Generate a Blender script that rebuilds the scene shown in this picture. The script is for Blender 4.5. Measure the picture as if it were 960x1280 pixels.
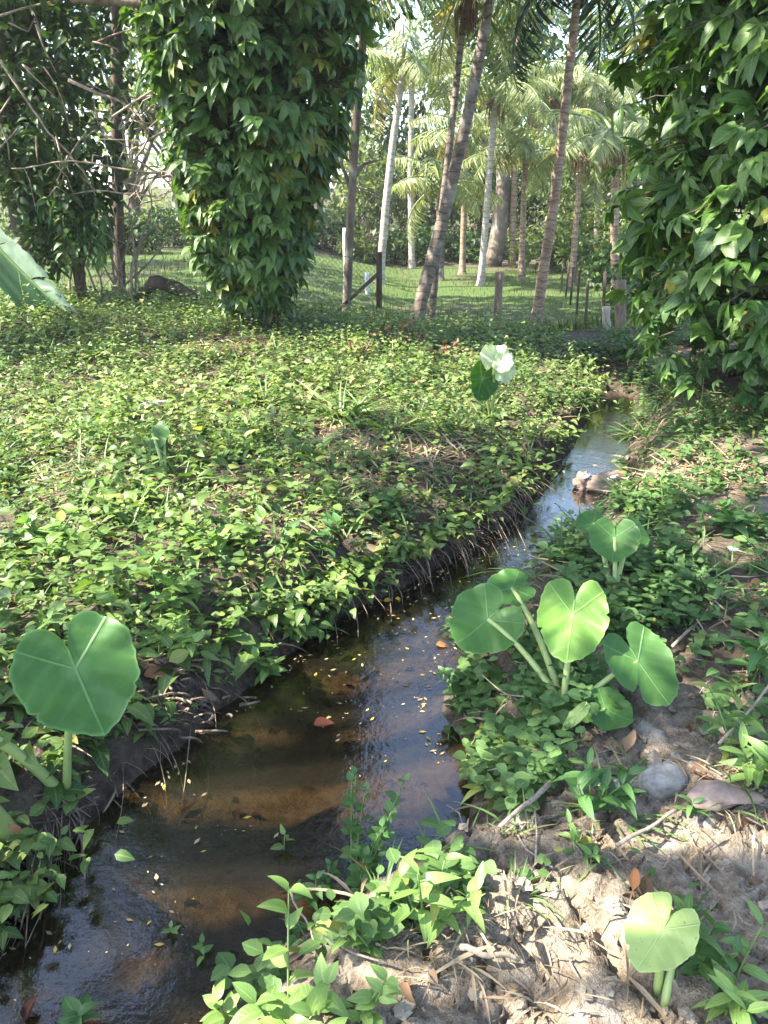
import bpy, math, random
import numpy as np
from mathutils import Vector

for o in list(bpy.data.objects):
    bpy.data.objects.remove(o)
SC = bpy.context.scene
COL = SC.collection
rng = np.random.default_rng(11)
R = math.radians

# ------------------------------------------------------------------ camera, world, sun, exposure
PITCH, FPX, CAMZ = 21.5, 985.0, 1.55
cam = bpy.data.cameras.new('camera')
cam.sensor_fit = 'VERTICAL'; cam.sensor_height = 36.0; cam.lens = 36.0 * FPX / 1280.0
cam.clip_start = 0.05; cam.clip_end = 900
camo = bpy.data.objects.new('camera', cam); COL.objects.link(camo)
camo.location = (0, 0, CAMZ); camo.rotation_euler = (R(90 - PITCH), 0, 0)
SC.camera = camo

SUN = np.array([-0.80, -0.12, 0.98]); SUN = SUN / np.linalg.norm(SUN)
EL = math.asin(SUN[2]); AZ = math.atan2(SUN[0], SUN[1])
w = bpy.data.worlds.new('World'); SC.world = w; w.use_nodes = True
nt = w.node_tree; nt.nodes.clear()
sky = nt.nodes.new('ShaderNodeTexSky'); sky.sky_type = 'NISHITA'; sky.sun_disc = False
sky.sun_elevation = EL; sky.sun_rotation = AZ; sky.dust_density = 1.2; sky.ozone_density = 1.0
bg = nt.nodes.new('ShaderNodeBackground'); bg.inputs[1].default_value = 0.15
wo = nt.nodes.new('ShaderNodeOutputWorld')
nt.links.new(sky.outputs[0], bg.inputs[0]); nt.links.new(bg.outputs[0], wo.inputs[0])
sl = bpy.data.lights.new('sun', 'SUN'); sl.energy = 5.0; sl.angle = R(0.5); sl.color = (1.0, 0.94, 0.82)
so = bpy.data.objects.new('sun', sl); COL.objects.link(so)
so.rotation_euler = Vector(SUN).to_track_quat('Z', 'Y').to_euler()
SC.view_settings.view_transform = 'Standard'
SC.view_settings.look = 'None'
SC.view_settings.exposure = 2.28
SC.view_settings.gamma = 1.0
SC.view_settings.use_curve_mapping = False
SC.render.engine = 'CYCLES'
SC.cycles.max_bounces = 8
SC.cycles.diffuse_bounces = 3
SC.cycles.transparent_max_bounces = 12
SC.cycles.caustics_reflective = False; SC.cycles.caustics_refractive = False

# ------------------------------------------------------------------ helpers: picture measurements -> world
SP, CP = math.sin(R(PITCH)), math.cos(R(PITCH))
CR = np.array([1.0, 0, 0]); CU = np.array([0, SP, CP]); CF = np.array([0, CP, -SP])
CAM = np.array([0, 0, CAMZ])

def ray(px, py):
    return CF + CR * (px - 480) / FPX - CU * (py - 640) / FPX

def at_z(px, py, z):
    d = ray(px, py); return CAM + d * ((z - CAMZ) / d[2])

def at_y(px, py, Y):
    d = ray(px, py); return CAM + d * (Y / d[1])

def proj(P):
    P = np.atleast_2d(P); q = P - CAM
    zc = np.maximum(q @ CF, 1e-3)
    return 480 + FPX * (q @ CR) / zc, 640 - FPX * (q @ CU) / zc

def nrm(v):
    v = np.asarray(v, float)
    return v / np.maximum(np.linalg.norm(v, axis=-1, keepdims=True), 1e-9)

def sstep(a, b, x):
    t = np.clip((np.asarray(x, float) - a) / (b - a), 0, 1); return t * t * (3 - 2 * t)

# value noise
_PT = np.random.default_rng(5).random((256, 256))
def vnoise(x, y):
    xi = np.floor(x).astype(int); yi = np.floor(y).astype(int)
    fx = x - xi; fy = y - yi; fx = fx * fx * (3 - 2 * fx); fy = fy * fy * (3 - 2 * fy)
    a = _PT[xi % 256, yi % 256]; b = _PT[(xi + 1) % 256, yi % 256]
    c = _PT[xi % 256, (yi + 1) % 256]; d = _PT[(xi + 1) % 256, (yi + 1) % 256]
    return (a * (1 - fx) + b * fx) * (1 - fy) + (c * (1 - fx) + d * fx) * fy
def fbm(x, y, f=1.0, o=4, g=0.5):
    s = 0; a = 1; t = 0
    for k in range(o):
        s = s + a * vnoise(x * f + 17.3 * k + 100, y * f + 9.1 * k + 100); t += a; a *= g; f *= 2.03
    return s / t

# ------------------------------------------------------------------ terrain shape
ZW = -0.33
Lpx = [(-260, 1330), (-120, 1235), (0, 1140), (60, 1085), (130, 1012), (180, 972), (250, 922), (330, 852), (390, 797), (440, 766), (490, 744),
       (536, 717), (580, 690), (626, 660), (664, 625), (694, 585), (718, 555), (736, 525), (750, 498)]
Rpx = [(120, 1400), (235, 1290), (300, 1215), (380, 1165), (480, 1135), (530, 1085), (572, 1030), (590, 985), (572, 930), (550, 890), (562, 840), (595, 790),
       (645, 742), (690, 692), (724, 655), (752, 630), (776, 590), (786, 545), (786, 498)]
Lw = np.array([at_z(a, b, ZW)[:2] for a, b in Lpx]); Rw = np.array([at_z(a, b, ZW)[:2] for a, b in Rpx])
def xL(y):
    y = np.asarray(y, float)
    b = np.interp(y, Lw[:, 1], Lw[:, 0])
    b = np.where(y < Lw[0, 1], Lw[0, 0] - (Lw[0, 1] - y) * 1.6, b)
    return b + 0.10 * (fbm(y * 0 + 3.7, y, 2.6, 3) - 0.5)
def xR(y):
    y = np.asarray(y, float)
    b = np.interp(y, Rw[:, 1], Rw[:, 0])
    b = np.where(y < Rw[0, 1], Rw[0, 0] - (Rw[0, 1] - y) * 1.2, b)
    return b + 0.08 * (fbm(y * 0 + 31.7, y, 3.0, 3) - 0.5)

def base_z(x, y):
    far = sstep(9.8, 13.0, y)
    left = sstep(1.0, -3.2, x)
    z = 0.22 * sstep(5.5, 9.0, y) * sstep(0.8, -1.6, x) + 0.10 * sstep(7, 10, y) * sstep(-2, -4, x)
    z = z * (1 - far) + far * (-0.42 + 0.62 * left)
    z = z + sstep(26, 60, y) * 2.2
    z = z + sstep(2.0, 5.0, x) * 0.12 * sstep(3, 6, y) * (1 - far)
    return z

def height(x, y):
    x = np.asarray(x, float); y = np.asarray(y, float)
    l, r = xL(y), xR(y)
    z0 = base_z(x, y)
    bump = (fbm(x, y, 1.3, 3) - 0.5) * 0.16 + (fbm(x + 40, y, 6.0, 3) - 0.5) * 0.05
    mid = sstep(26, 14, y)
    z0 = z0 + bump * mid
    # mud relief on the right near bank
    dr = x - r
    mudm = sstep(3.2, 2.2, y) * sstep(0.0, 0.35, dr)
    cr = np.abs(fbm(x * 1.0 + y * 0.5, y * 0.45, 9.0, 3) - 0.5)
    z0 = z0 - mudm * 0.055 * (1 - sstep(0.0, 0.045, cr)) + mudm * (fbm(x, y + 9, 14, 4, 0.65) - 0.5) * 0.06
    cr2 = np.abs(fbm(x * 1.1 + 11, y * 0.8 + 5, 22.0, 2) - 0.5)
    z0 = z0 - mudm * 0.018 * (1 - sstep(0.0, 0.06, cr2))
    # raised mound of clay near the round stone
    m = at_z(915, 985, 0.05)
    z0 = z0 + 0.11 * np.exp(-(((x - m[0]) / 0.22) ** 2 + ((y - m[1]) / 0.20) ** 2))
    dl = l - x
    run = 0.08 + 0.07 * fbm(y * 0 + 1.1, y, 1.7, 2) + 0.09 * sstep(3.6, 2.6, y)
    kw = 0.42 + 0.12 * sstep(3.2, 4.6, y); kl = (kw + 0.10 * (fbm(x * 0 + 8, y, 3.1, 2) - 0.5)) * sstep(-0.01, 1.0, dl / run) ** 0.8; kl = kl + (1 - kl) * sstep(0.02, 0.75, dl) * (kl > 0)
    runr = 0.30 + 0.35 * sstep(2.2, 1.5, y) * 0.6 + 0.25 * sstep(3, 6, y)
    kr = sstep(-0.02, 1.0, dr / runr) ** 0.85
    wd = np.maximum(r - l, 0.05); f = np.clip((x - l) / wd, 0, 1)
    bed = ZW - 0.012 - 0.09 * np.sin(np.pi * f) ** 0.6 + (fbm(x, y, 4, 3) - 0.5) * 0.05 * np.sin(np.pi * f)
    zin = bed
    zl = bed * (1 - kl) + z0 * kl + ((fbm(x * 2, y * 2, 8, 3) - 0.5) * 0.13 + (fbm(x, y, 38, 2) - 0.5) * 0.05) * kl * (1 - kl) * 4
    zr = (ZW - 0.012) * (1 - kr) + z0 * kr
    z = np.where(x < l, zl, np.where(x > r, zr, zin))
    e = sstep(9.3, 7.9, y)
    return z0 * (1 - e) + z * e

def gp(px, py, dz=0.0):
    """ground point seen at a picture position"""
    d = ray(px, py); t = 0.3
    ts = np.geomspace(0.8, 140, 1400)
    P = CAM[None] + ts[:, None] * d[None]
    h = height(P[:, 0], P[:, 1])
    i = np.argmax(P[:, 2] < h)
    if P[i, 2] >= h[i]: i = len(ts) - 1
    p = P[i].copy(); p[2] = h[i] + dz
    return p

def hz(x, y): return float(height(np.array([x]), np.array([y]))[0])

# ------------------------------------------------------------------ mesh builder (quads, uv, per-leaf tint)
class QB:
    def __init__(s): s.v = []; s.q = []; s.uv = []; s.lf = []; s.mi = []; s.n = 0
    def add(s, v, q, uv=None, lf=None, mi=0):
        v = np.asarray(v, float).reshape(-1, 3); q = np.asarray(q, int).reshape(-1, 4)
        s.v.append(v); s.q.append(q + s.n); s.n += len(v)
        s.uv.append(np.zeros((len(v), 2)) + 0.5 if uv is None else np.asarray(uv, float))
        if lf is None: lf = np.tile([0.5, 0, 0, 1], (len(v), 1))
        s.lf.append(np.asarray(lf, float)); s.mi.append(np.full(len(q), mi))
    def leaves(s, tm, P, D, N, S, tint=None, age=None, mi=0):
        P = np.atleast_2d(P); n = len(P)
        if n == 0: return
        S = np.broadcast_to(np.asarray(S, float), (n,))
        y = nrm(np.broadcast_to(D, (n, 3))); N = np.broadcast_to(N, (n, 3))
        z = N - (N * y).sum(1, keepdims=True) * y
        z = nrm(z + 1e-6 * rng.normal(size=(n, 3))); x = np.cross(y, z)
        tint = rng.random(n) if tint is None else np.broadcast_to(np.asarray(tint, float), (n,))
        age = np.zeros(n) if age is None else np.broadcast_to(np.asarray(age, float), (n,))
        pick = rng.integers(0, len(tm), n)
        for k, (tv, tq, tuv) in enumerate(tm):
            I = np.where(pick == k)[0]
            if len(I) == 0: continue
            V = P[I][:, None] + S[I][:, None, None] * (x[I][:, None] * tv[None, :, 0:1] + y[I][:, None] * tv[None, :, 1:2] + z[I][:, None] * tv[None, :, 2:3])
            m = len(tv)
            Q = tq[None] + (np.arange(len(I)) * m)[:, None, None]
            L = np.stack([tint[I], age[I], np.zeros(len(I)), np.ones(len(I))], 1)
            s.add(V.reshape(-1, 3), Q.reshape(-1, 4), np.tile(tuv, (len(I), 1)), np.repeat(L, m, 0), mi)
    def tube(s, pts, rad, sides=6, tint=0.5, age=0.0, mi=0, cap=True):
        pts = np.asarray(pts, float); n = len(pts)
        rad = np.broadcast_to(np.asarray(rad, float), (n,)).copy()
        if cap:
            t0 = nrm(pts[1] - pts[0]); t1 = nrm(pts[-1] - pts[-2])
            pts = np.vstack([pts[0] - t0 * rad[0] * .02, pts, pts[-1] + t1 * rad[-1] * .02]); rad = np.concatenate([[rad[0] * 0.02], rad, [rad[-1] * 0.02]]); n += 2
        T = nrm(np.gradient(pts, axis=0)) if n > 2 else nrm(np.repeat(pts[1:] - pts[:1], 2, 0))
        ref = np.array([0.31, 0.95, 0.05]) if abs(T.mean(0)[2]) > 0.6 * np.linalg.norm(T.mean(0)) else np.array([0.05, 0.12, 1.0])
        a = nrm(np.cross(T, ref)); b = np.cross(T, a)
        th = np.arange(sides) / sides * 2 * np.pi
        V = pts[:, None] + rad[:, None, None] * (a[:, None] * np.cos(th)[None, :, None] + b[:, None] * np.sin(th)[None, :, None])
        i = np.arange(n - 1)[:, None] * sides; j = np.arange(sides)[None]; j2 = (j + 1) % sides
        Q = np.stack([i + j, i + j2, i + sides + j2, i + sides + j], -1).reshape(-1, 4)
        uv = np.stack([np.tile(th / 6.283, n), np.repeat(np.linspace(0, 1, n), sides)], 1)
        s.add(V.reshape(-1, 3), Q, uv, np.tile([tint, age, 0, 1], (n * sides, 1)), mi)
    def build(s, name, mat, parent=None, origin=None, smooth=True):
        if not s.v:
            return None
        v = np.concatenate(s.v); q = np.concatenate(s.q); uv = np.concatenate(s.uv); lf = np.concatenate(s.lf); mi = np.concatenate(s.mi)
        org = np.zeros(3)
        if parent is not None: org = np.array(parent.matrix_world.translation) if parent.parent is None else np.array(parent['_w'])
        elif origin is not None: org = np.asarray(origin, float)
        me = bpy.data.meshes.new(name)
        me.vertices.add(len(v)); me.vertices.foreach_set('co', (v - org).astype(np.float32).ravel())
        me.loops.add(q.size); me.loops.foreach_set('vertex_index', q.ravel().astype(np.int32))
        me.polygons.add(len(q)); me.polygons.foreach_set('loop_start', (np.arange(len(q)) * 4).astype(np.int32))
        me.polygons.foreach_set('use_smooth', np.full(len(q), smooth))
        me.polygons.foreach_set('material_index', mi.astype(np.int32))
        ul = me.uv_layers.new(name='uv'); ul.data.foreach_set('uv', uv[q.ravel()].astype(np.float32).ravel())
        at = me.attributes.new('lf', 'FLOAT_COLOR', 'POINT'); at.data.foreach_set('color', lf.astype(np.float32).ravel())
        for m in (mat if isinstance(mat, (list, tuple)) else [mat]): me.materials.append(m)
        me.update(calc_edges=True); me.validate()
        o = bpy.data.objects.new(name, me); COL.objects.link(o)
        if parent is not None:
            o.parent = parent; o['_w'] = [float(c) for c in org]
        else:
            o.location = org; o['_w'] = [float(c) for c in org]
        return o

def tag(o, label=None, cat=None, group=None, kind=None):
    if label: o['label'] = label
    if cat: o['category'] = cat
    if group: o['group'] = group
    if kind: o['kind'] = kind
    return o

def thing(name, loc, label, cat, group=None):
    o = bpy.data.objects.new(name, None); COL.objects.link(o); o.empty_display_size = 0.1
    o.location = [float(c) for c in loc]; o['_w'] = [float(c) for c in loc]
    o.matrix_world.translation = Vector(o.location)
    return tag(o, label, cat, group)

# ------------------------------------------------------------------ leaf templates
def leaf_t(width, nv=4, pw=0.8, fold=0.12, droop=0.25, tipw=0.0, twist=0.0, wav=0.0):
    vs = []; uv = []
    for i in range(nv + 1):
        v = i / nv
        w = width * 0.5 * (math.sin(math.pi * v ** pw) ** 0.85 if 0 < v < 1 else 0) + 0.004 + tipw * (v > 0.99)
        z = -droop * v * v
        yy = v * (1 - 0.25 * droop * v)
        tw = twist * v
        for sgn in (-1, 0, 1):
            x = sgn * w; zz = z + abs(sgn) * fold * w * 2 + (wav * math.sin(v * 9 + sgn) * abs(sgn))
            vs.append((x * math.cos(tw), yy, zz + x * math.sin(tw))); uv.append((0.5 + 0.5 * sgn, v))
    q = []
    for i in range(nv):
        for j in range(2):
            a = i * 3 + j; q.append((a, a + 1, a + 4, a + 3))
    return np.array(vs), np.array(q), np.array(uv)

OV = [leaf_t(0.52, 4, 0.72, 0.15, d, twist=t) for d, t in ((0.15, 0.2), (0.4, -0.3), (0.6, 0.1))]
LA = [leaf_t(0.30, 4, 0.8, 0.18, d, twist=t) for d, t in ((0.15, 0.2), (0.45, -0.2), (0.8, 0.1))]
OVF = [leaf_t(0.52, 6, 0.72, 0.16, d, twist=t, wav=0.012) for d, t in ((0.15, 0.2), (0.35, -0.3), (0.6, 0.1))]
LAF = [leaf_t(0.33, 6, 0.75, 0.2, d, twist=t, wav=0.008) for d, t in ((0.1, 0.2), (0.4, -0.2), (0.7, 0.15))]
RO = [leaf_t(0.75, 4, 0.85, 0.10, d) for d in (0.1, 0.25)]
BLADE = [leaf_t(0.05, 4, 0.45, 0.3, d, twist=t) for d, t in ((0.2, 0.3), (0.6, -0.3), (1.0, 0.2))]
STRIP = [leaf_t(0.10, 2, 0.5, 0.2, d) for d in (0.2, 0.7)]
CLUMP = [leaf_t(0.5, 2, 0.8, 0.15, d) for d in (0.1, 0.5)]
DEAD = [leaf_t(0.5, 4, 0.75, f, d, twist=t, wav=0.05) for f, d, t in ((0.5, -0.3, 0.6), (0.8, 0.5, -0.7), (-0.4, 0.6, 0.4))]

def palmate(n, spread, droop, lw=0.46, cup=0.2):
    V = []; Q = []; U = []; k = 0
    for i in range(n):
        a = (i / (n - 1) - 0.5) * spread
        L = 1.0 - 0.32 * abs(i / (n - 1) - 0.5) * 2
        tv, tq, tu = leaf_t(lw, 4, 0.72, 0.18, droop + 0.1 * math.sin(i * 5.1), twist=0.25 * math.sin(i * 2.3))
        tv = tv * L
        c, s_ = math.cos(a), math.sin(a)
        e = -cup * (abs(math.sin(a * 0.5))) + 0.05 * math.sin(i * 3.3)
        x = tv[:, 0] * c + tv[:, 1] * s_; y = -tv[:, 0] * s_ + tv[:, 1] * c; z = tv[:, 2] + e * tv[:, 1]
        V.append(np.stack([x, y, z], 1)); Q.append(tq + k); U.append(tu); k += len(tv)
    return np.concatenate(V), np.concatenate(Q), np.concatenate(U)
PAL = [palmate(7, 4.2, 0.3), palmate(6, 3.6, 0.5, 0.5), palmate(5, 3.0, 0.25, 0.52), palmate(7, 4.8, 0.55, 0.42, 0.35), palmate(3, 2.0, 0.3, 0.6), palmate(5, 3.6, 0.7, 0.44)]
PALS = [palmate(5, 3.0, 0.5, 0.34), palmate(3, 1.9, 0.4, 0.4)]

# ------------------------------------------------------------------ materials
def mat(name):
    m = bpy.data.materials.new(name); m.use_nodes = True; m.node_tree.nodes.clear(); return m

class NT:
    def __init__(s, m): s.t = m.node_tree
    def n(s, ty, **kw):
        x = s.t.nodes.new(ty)
        for k, v in kw.items():
            if k.startswith('i_'):
                x.inputs[k[2:].replace('_', ' ')].default_value = v
            else: setattr(x, k, v)
        return x
    def l(s, a, b): s.t.links.new(a, b)
    def math(s, op, a, b=None, c=None, clamp=False):
        x = s.t.nodes.new('ShaderNodeMath'); x.operation = op; x.use_clamp = clamp
        for i, v in enumerate((a, b, c)):
            if v is None: continue
            if isinstance(v, (int, float)): x.inputs[i].default_value = v
            else: s.l(v, x.inputs[i])
        return x.outputs[0]
    def mix(s, f, a, b, bt='MIX'):
        x = s.t.nodes.new('ShaderNodeMix'); x.data_type = 'RGBA'; x.blend_type = bt
        for sock, v in ((x.inputs[0], f), (x.inputs[6], a), (x.inputs[7], b)):
            if isinstance(v, (int, float)): sock.default_value = v
            elif isinstance(v, tuple): sock.default_value = (*v, 1) if len(v) == 3 else v
            else: s.l(v, sock)
        return x.outputs[2]
    def ramp(s, v, a, b):
        x = s.t.nodes.new('ShaderNodeMapRange'); x.interpolation_type = 'SMOOTHSTEP'; s.l(v, x.inputs[0])
        x.inputs[1].default_value = a; x.inputs[2].default_value = b; return x.outputs[0]
    def noise(s, scale, detail=4, vec=None, rough=0.55):
        x = s.t.nodes.new('ShaderNodeTexNoise'); x.inputs['Scale'].default_value = scale; x.inputs['Detail'].default_value = detail; x.inputs['Roughness'].default_value = rough
        if vec is not None: s.l(vec, x.inputs['Vector'])
        return x.outputs[0]
    def pos(s):
        return s.t.nodes.new('ShaderNodeNewGeometry').outputs['Position']
    def out(s, sh):
        o = s.t.nodes.new('ShaderNodeOutputMaterial'); s.l(sh, o.inputs[0])
    def bump(s, h, st, dist=0.01):
        x = s.t.nodes.new('ShaderNodeBump'); x.inputs['Strength'].default_value = st; x.inputs['Distance'].default_value = dist; s.l(h, x.inputs['Height']); return x.outputs[0]

def leaf_mat(name, dark, light, yellow=(0.30, 0.26, 0.04), rough=0.42, trans=0.35, vein=0.35, sidev=True, spec=0.4, spots=0.0):
    m = mat(name); t = NT(m)
    a = t.n('ShaderNodeAttribute', attribute_name='lf')
    sp = t.n('ShaderNodeSeparateColor'); t.l(a.outputs['Color'], sp.inputs[0])
    c = t.mix(sp.outputs[0], dark, light)
    c = t.mix(sp.outputs[1], c, yellow)
    uv = t.n('ShaderNodeUVMap', uv_map='uv'); sx = t.n('ShaderNodeSeparateXYZ'); t.l(uv.outputs[0], sx.inputs[0])
    d = t.math('ABSOLUTE', t.math('SUBTRACT', sx.outputs[0], 0.5))
    mid = t.math('SUBTRACT', 1.0, t.ramp(d, 0.02, 0.09))
    v = mid
    if sidev:
        fr = t.math('FRACT', t.math('MULTIPLY', t.math('SUBTRACT', sx.outputs[1], t.math('MULTIPLY', d, 0.45)), 8.0))
        sv = t.math('SUBTRACT', 1.0, t.ramp(t.math('ABSOLUTE', t.math('SUBTRACT', fr, 0.5)), 0.03, 0.16))
        v = t.math('MAXIMUM', mid, t.math('MULTIPLY', sv, 0.45))
    pale = tuple(min(1, x * 1.5 + 0.07) for x in light)
    c = t.mix(t.math('MULTIPLY', v, vein), c, pale)
    nz = t.noise(9, 3, t.pos())
    c = t.mix(t.math('MULTIPLY', t.ramp(nz, 0.35, 0.7), 0.35), c, tuple(x * 0.6 for x in dark))
    if spots:
        n2 = t.noise(70, 2, t.pos()); c = t.mix(t.math('MULTIPLY', t.ramp(n2, 0.66, 0.72), spots), c, (0.16, 0.10, 0.04))
    b = t.n('ShaderNodeBsdfPrincipled'); t.l(c, b.inputs['Base Color']); b.inputs['Roughness'].default_value = rough; b.inputs['Specular IOR Level'].default_value = spec
    t.l(t.bump(v, 0.25, 0.004), b.inputs['Normal'])
    tr = t.n('ShaderNodeBsdfTranslucent'); t.l(t.mix(1.0, c, (1.15, 1.25, 0.55), 'MULTIPLY'), tr.inputs[0])
    mx = t.n('ShaderNodeMixShader'); mx.inputs[0].default_value = trans; t.l(b.outputs[0], mx.inputs[1]); t.l(tr.outputs[0], mx.inputs[2])
    t.out(mx.outputs[0]); return m

def bark_mat(name, c1, c2, scale=6, rough=0.9, stretch=(1, 1, 0.25), bump=0.5, patch=None, rings=0.0):
    m = mat(name); t = NT(m)
    mp = t.n('ShaderNodeMapping'); t.l(t.pos(), mp.inputs[0]); mp.inputs['Scale'].default_value = stretch
    n1 = t.noise(scale, 6, mp.outputs[0], 0.65); n2 = t.noise(scale * 7, 3, mp.outputs[0])
    c = t.mix(t.ramp(n1, 0.32, 0.68), c1, c2)
    c = t.mix(t.math('MULTIPLY', t.ramp(n2, 0.45, 0.7), 0.5), c, tuple(x * 0.45 for x in c1))
    if rings:
        sz = t.n('ShaderNodeSeparateXYZ'); t.l(t.pos(), sz.inputs[0])
        fr = t.math('FRACT', t.math('ADD', t.math('MULTIPLY', sz.outputs[2], 8.0), t.math('MULTIPLY', t.noise(2.5, 2, t.pos()), 2.2)))
        rg = t.math('SUBTRACT', 1.0, t.ramp(t.math('ABSOLUTE', t.math('SUBTRACT', fr, 0.5)), 0.03, 0.14))
        c = t.mix(t.math('MULTIPLY', rg, rings), c, tuple(x * 0.35 for x in c1))
    if patch:
        c = t.mix(t.ramp(t.noise(scale * 0.35, 3, t.pos()), 0.52, 0.66), c, patch)
    b = t.n('ShaderNodeBsdfPrincipled'); t.l(c, b.inputs['Base Color']); b.inputs['Roughness'].default_value = rough; b.inputs['Specular IOR Level'].default_value = 0.25
    t.l(t.bump(t.math('ADD', n1, t.math('MULTIPLY', n2, 0.5)), bump, 0.03), b.inputs['Normal'])
    t.out(b.outputs[0]); return m

M = {}
M['cover'] = leaf_mat('cover_leaf', (0.048, 0.105, 0.022), (0.205, 0.295, 0.072), (0.40, 0.36, 0.10), 0.45, 0.35, 0.3)
M['cover_far'] = leaf_mat('far_cover_leaf', (0.065, 0.128, 0.028), (0.27, 0.35, 0.11), (0.50, 0.45, 0.18), 0.5, 0.35, 0.2, False)
M['cover_right'] = leaf_mat('clover_leaf', (0.05, 0.115, 0.03), (0.13, 0.225, 0.065), (0.30, 0.28, 0.05), 0.55, 0.35, 0.3)
M['herb'] = leaf_mat('herb_leaf', (0.10, 0.20, 0.045), (0.24, 0.36, 0.10), (0.42, 0.40, 0.09), 0.4, 0.35, 0.35)
M['herb_dark'] = leaf_mat('dark_herb_leaf', (0.045, 0.12, 0.03), (0.11, 0.22, 0.06), (0.3, 0.3, 0.06), 0.45, 0.3, 0.3)
M['vine'] = leaf_mat('vine_leaf', (0.030, 0.086, 0.016), (0.13, 0.225, 0.042), (0.30, 0.27, 0.03), 0.42, 0.28, 0.22, spec=0.5)
M['vine_right'] = leaf_mat('big_vine_leaf', (0.032, 0.092, 0.016), (0.135, 0.24, 0.044), (0.38, 0.30, 0.02), 0.43, 0.3, 0.28, spec=0.5, spots=0.5)
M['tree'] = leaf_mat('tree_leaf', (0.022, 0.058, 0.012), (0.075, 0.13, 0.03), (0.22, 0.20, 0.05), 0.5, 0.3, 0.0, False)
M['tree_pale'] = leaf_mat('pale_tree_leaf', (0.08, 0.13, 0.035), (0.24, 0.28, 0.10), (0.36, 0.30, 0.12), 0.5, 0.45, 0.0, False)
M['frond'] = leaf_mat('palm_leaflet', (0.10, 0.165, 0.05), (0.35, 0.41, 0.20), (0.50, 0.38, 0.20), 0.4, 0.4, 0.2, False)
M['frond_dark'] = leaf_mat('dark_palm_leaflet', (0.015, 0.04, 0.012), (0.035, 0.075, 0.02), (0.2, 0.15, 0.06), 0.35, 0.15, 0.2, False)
M['banana'] = leaf_mat('banana_leaf', (0.035, 0.10, 0.045), (0.30, 0.40, 0.27), (0.4, 0.4, 0.3), 0.36, 0.2, 0.12, True, spec=0.55, spots=0.5)
M['grass'] = leaf_mat('lawn_grass', (0.04, 0.082, 0.014), (0.135, 0.165, 0.034), (0.3, 0.28, 0.08), 0.5, 0.35, 0.0, False)
M['strap'] = leaf_mat('strap_leaf', (0.06, 0.13, 0.03), (0.15, 0.24, 0.07), (0.35, 0.3, 0.12), 0.4, 0.3, 0.2, False)
M['dry'] = leaf_mat('dry_leaf', (0.13, 0.075, 0.04), (0.30, 0.20, 0.12), (0.38, 0.15, 0.05), 0.75, 0.12, 0.15)
M['dry_dark'] = leaf_mat('dark_dry_leaf', (0.030, 0.012, 0.009), (0.07, 0.030, 0.02), (0.11, 0.036, 0.022), 0.9, 0.1, 0.15, spec=0.1)
M['straw'] = leaf_mat('straw', (0.22, 0.15, 0.08), (0.46, 0.37, 0.25), (0.14, 0.09, 0.05), 0.8, 0.1, 0.0, False)
M['root'] = bark_mat('root_bark', (0.12, 0.085, 0.06), (0.32, 0.25, 0.19), 20, stretch=(1, 1, 1))
M['bark'] = bark_mat('bark', (0.10, 0.075, 0.055), (0.24, 0.19, 0.15), 5, patch=(0.30, 0.28, 0.24))
M['bark_dark'] = bark_mat('dark_bark', (0.05, 0.035, 0.025), (0.13, 0.095, 0.07), 6)
M['palm_grey'] = bark_mat('grey_palm_bark', (0.13, 0.10, 0.08), (0.27, 0.22, 0.18), 7, stretch=(1, 1, 2.5), patch=(0.33, 0.30, 0.26), rings=0.7)
M['palm_pale'] = bark_mat('pale_palm_bark', (0.34, 0.29, 0.24), (0.55, 0.48, 0.42), 5, stretch=(1, 1, 2.5), bump=0.25, rings=0.5)
M['palm_brown'] = bark_mat('brown_palm_bark', (0.22, 0.14, 0.09), (0.42, 0.32, 0.24), 6, stretch=(1, 1, 2.5), bump=0.3, rings=0.6)
M['twig'] = bark_mat('dry_twig', (0.20, 0.15, 0.11), (0.40, 0.33, 0.26), 25, stretch=(1, 1, 1), bump=0.2)
M['fibre'] = bark_mat('palm_fibre', (0.16, 0.085, 0.055), (0.32, 0.19, 0.12), 18, stretch=(1, 1, 0.2))
M['wood_post'] = bark_mat('post_wood', (0.14, 0.10, 0.075), (0.30, 0.24, 0.19), 10)
M['pale_post'] = bark_mat('pale_post_wood', (0.42, 0.36, 0.29), (0.60, 0.54, 0.46), 9, bump=0.2)

def plain(name, col, rough=0.6, metal=0.0, var=0.3, scale=20, bump=0.2):
    m = mat(name); t = NT(m)
    n = t.noise(scale, 5, t.pos())
    c = t.mix(t.math('MULTIPLY', t.ramp(n, 0.3, 0.7), var), col, tuple(x * 0.45 for x in col))
    b = t.n('ShaderNodeBsdfPrincipled'); t.l(c, b.inputs['Base Color']); b.inputs['Roughness'].default_value = rough; b.inputs['Metallic'].default_value = metal
    t.l(t.bump(n, bump, 0.01), b.inputs['Normal']); t.out(b.outputs[0]); return m
M['white_paint'] = plain('white_paint', (0.78, 0.78, 0.75), 0.5)
M['wire'] = plain('galvanised_wire', (0.10, 0.10, 0.09), 0.8, 0.0)
M['stem'] = plain('green_stem', (0.13, 0.21, 0.06), 0.45, var=0.35)
M['stem_pale'] = plain('pale_green_stem', (0.32, 0.40, 0.13), 0.4, var=0.3, scale=14)
M['stone'] = plain('pale_stone', (0.30, 0.285, 0.26), 0.85, var=1.0, scale=30, bump=1.0)
M['driftwood'] = plain('weathered_wood', (0.34, 0.24, 0.19), 0.85, var=0.8, scale=22, bump=0.7)
M['white_scrap'] = plain('white_scrap', (0.80, 0.80, 0.78), 0.5, var=0.25)
M['clod'] = plain('dry_clod', (0.33, 0.27, 0.20), 0.95, var=0.6, scale=40, bump=0.6)
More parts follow.
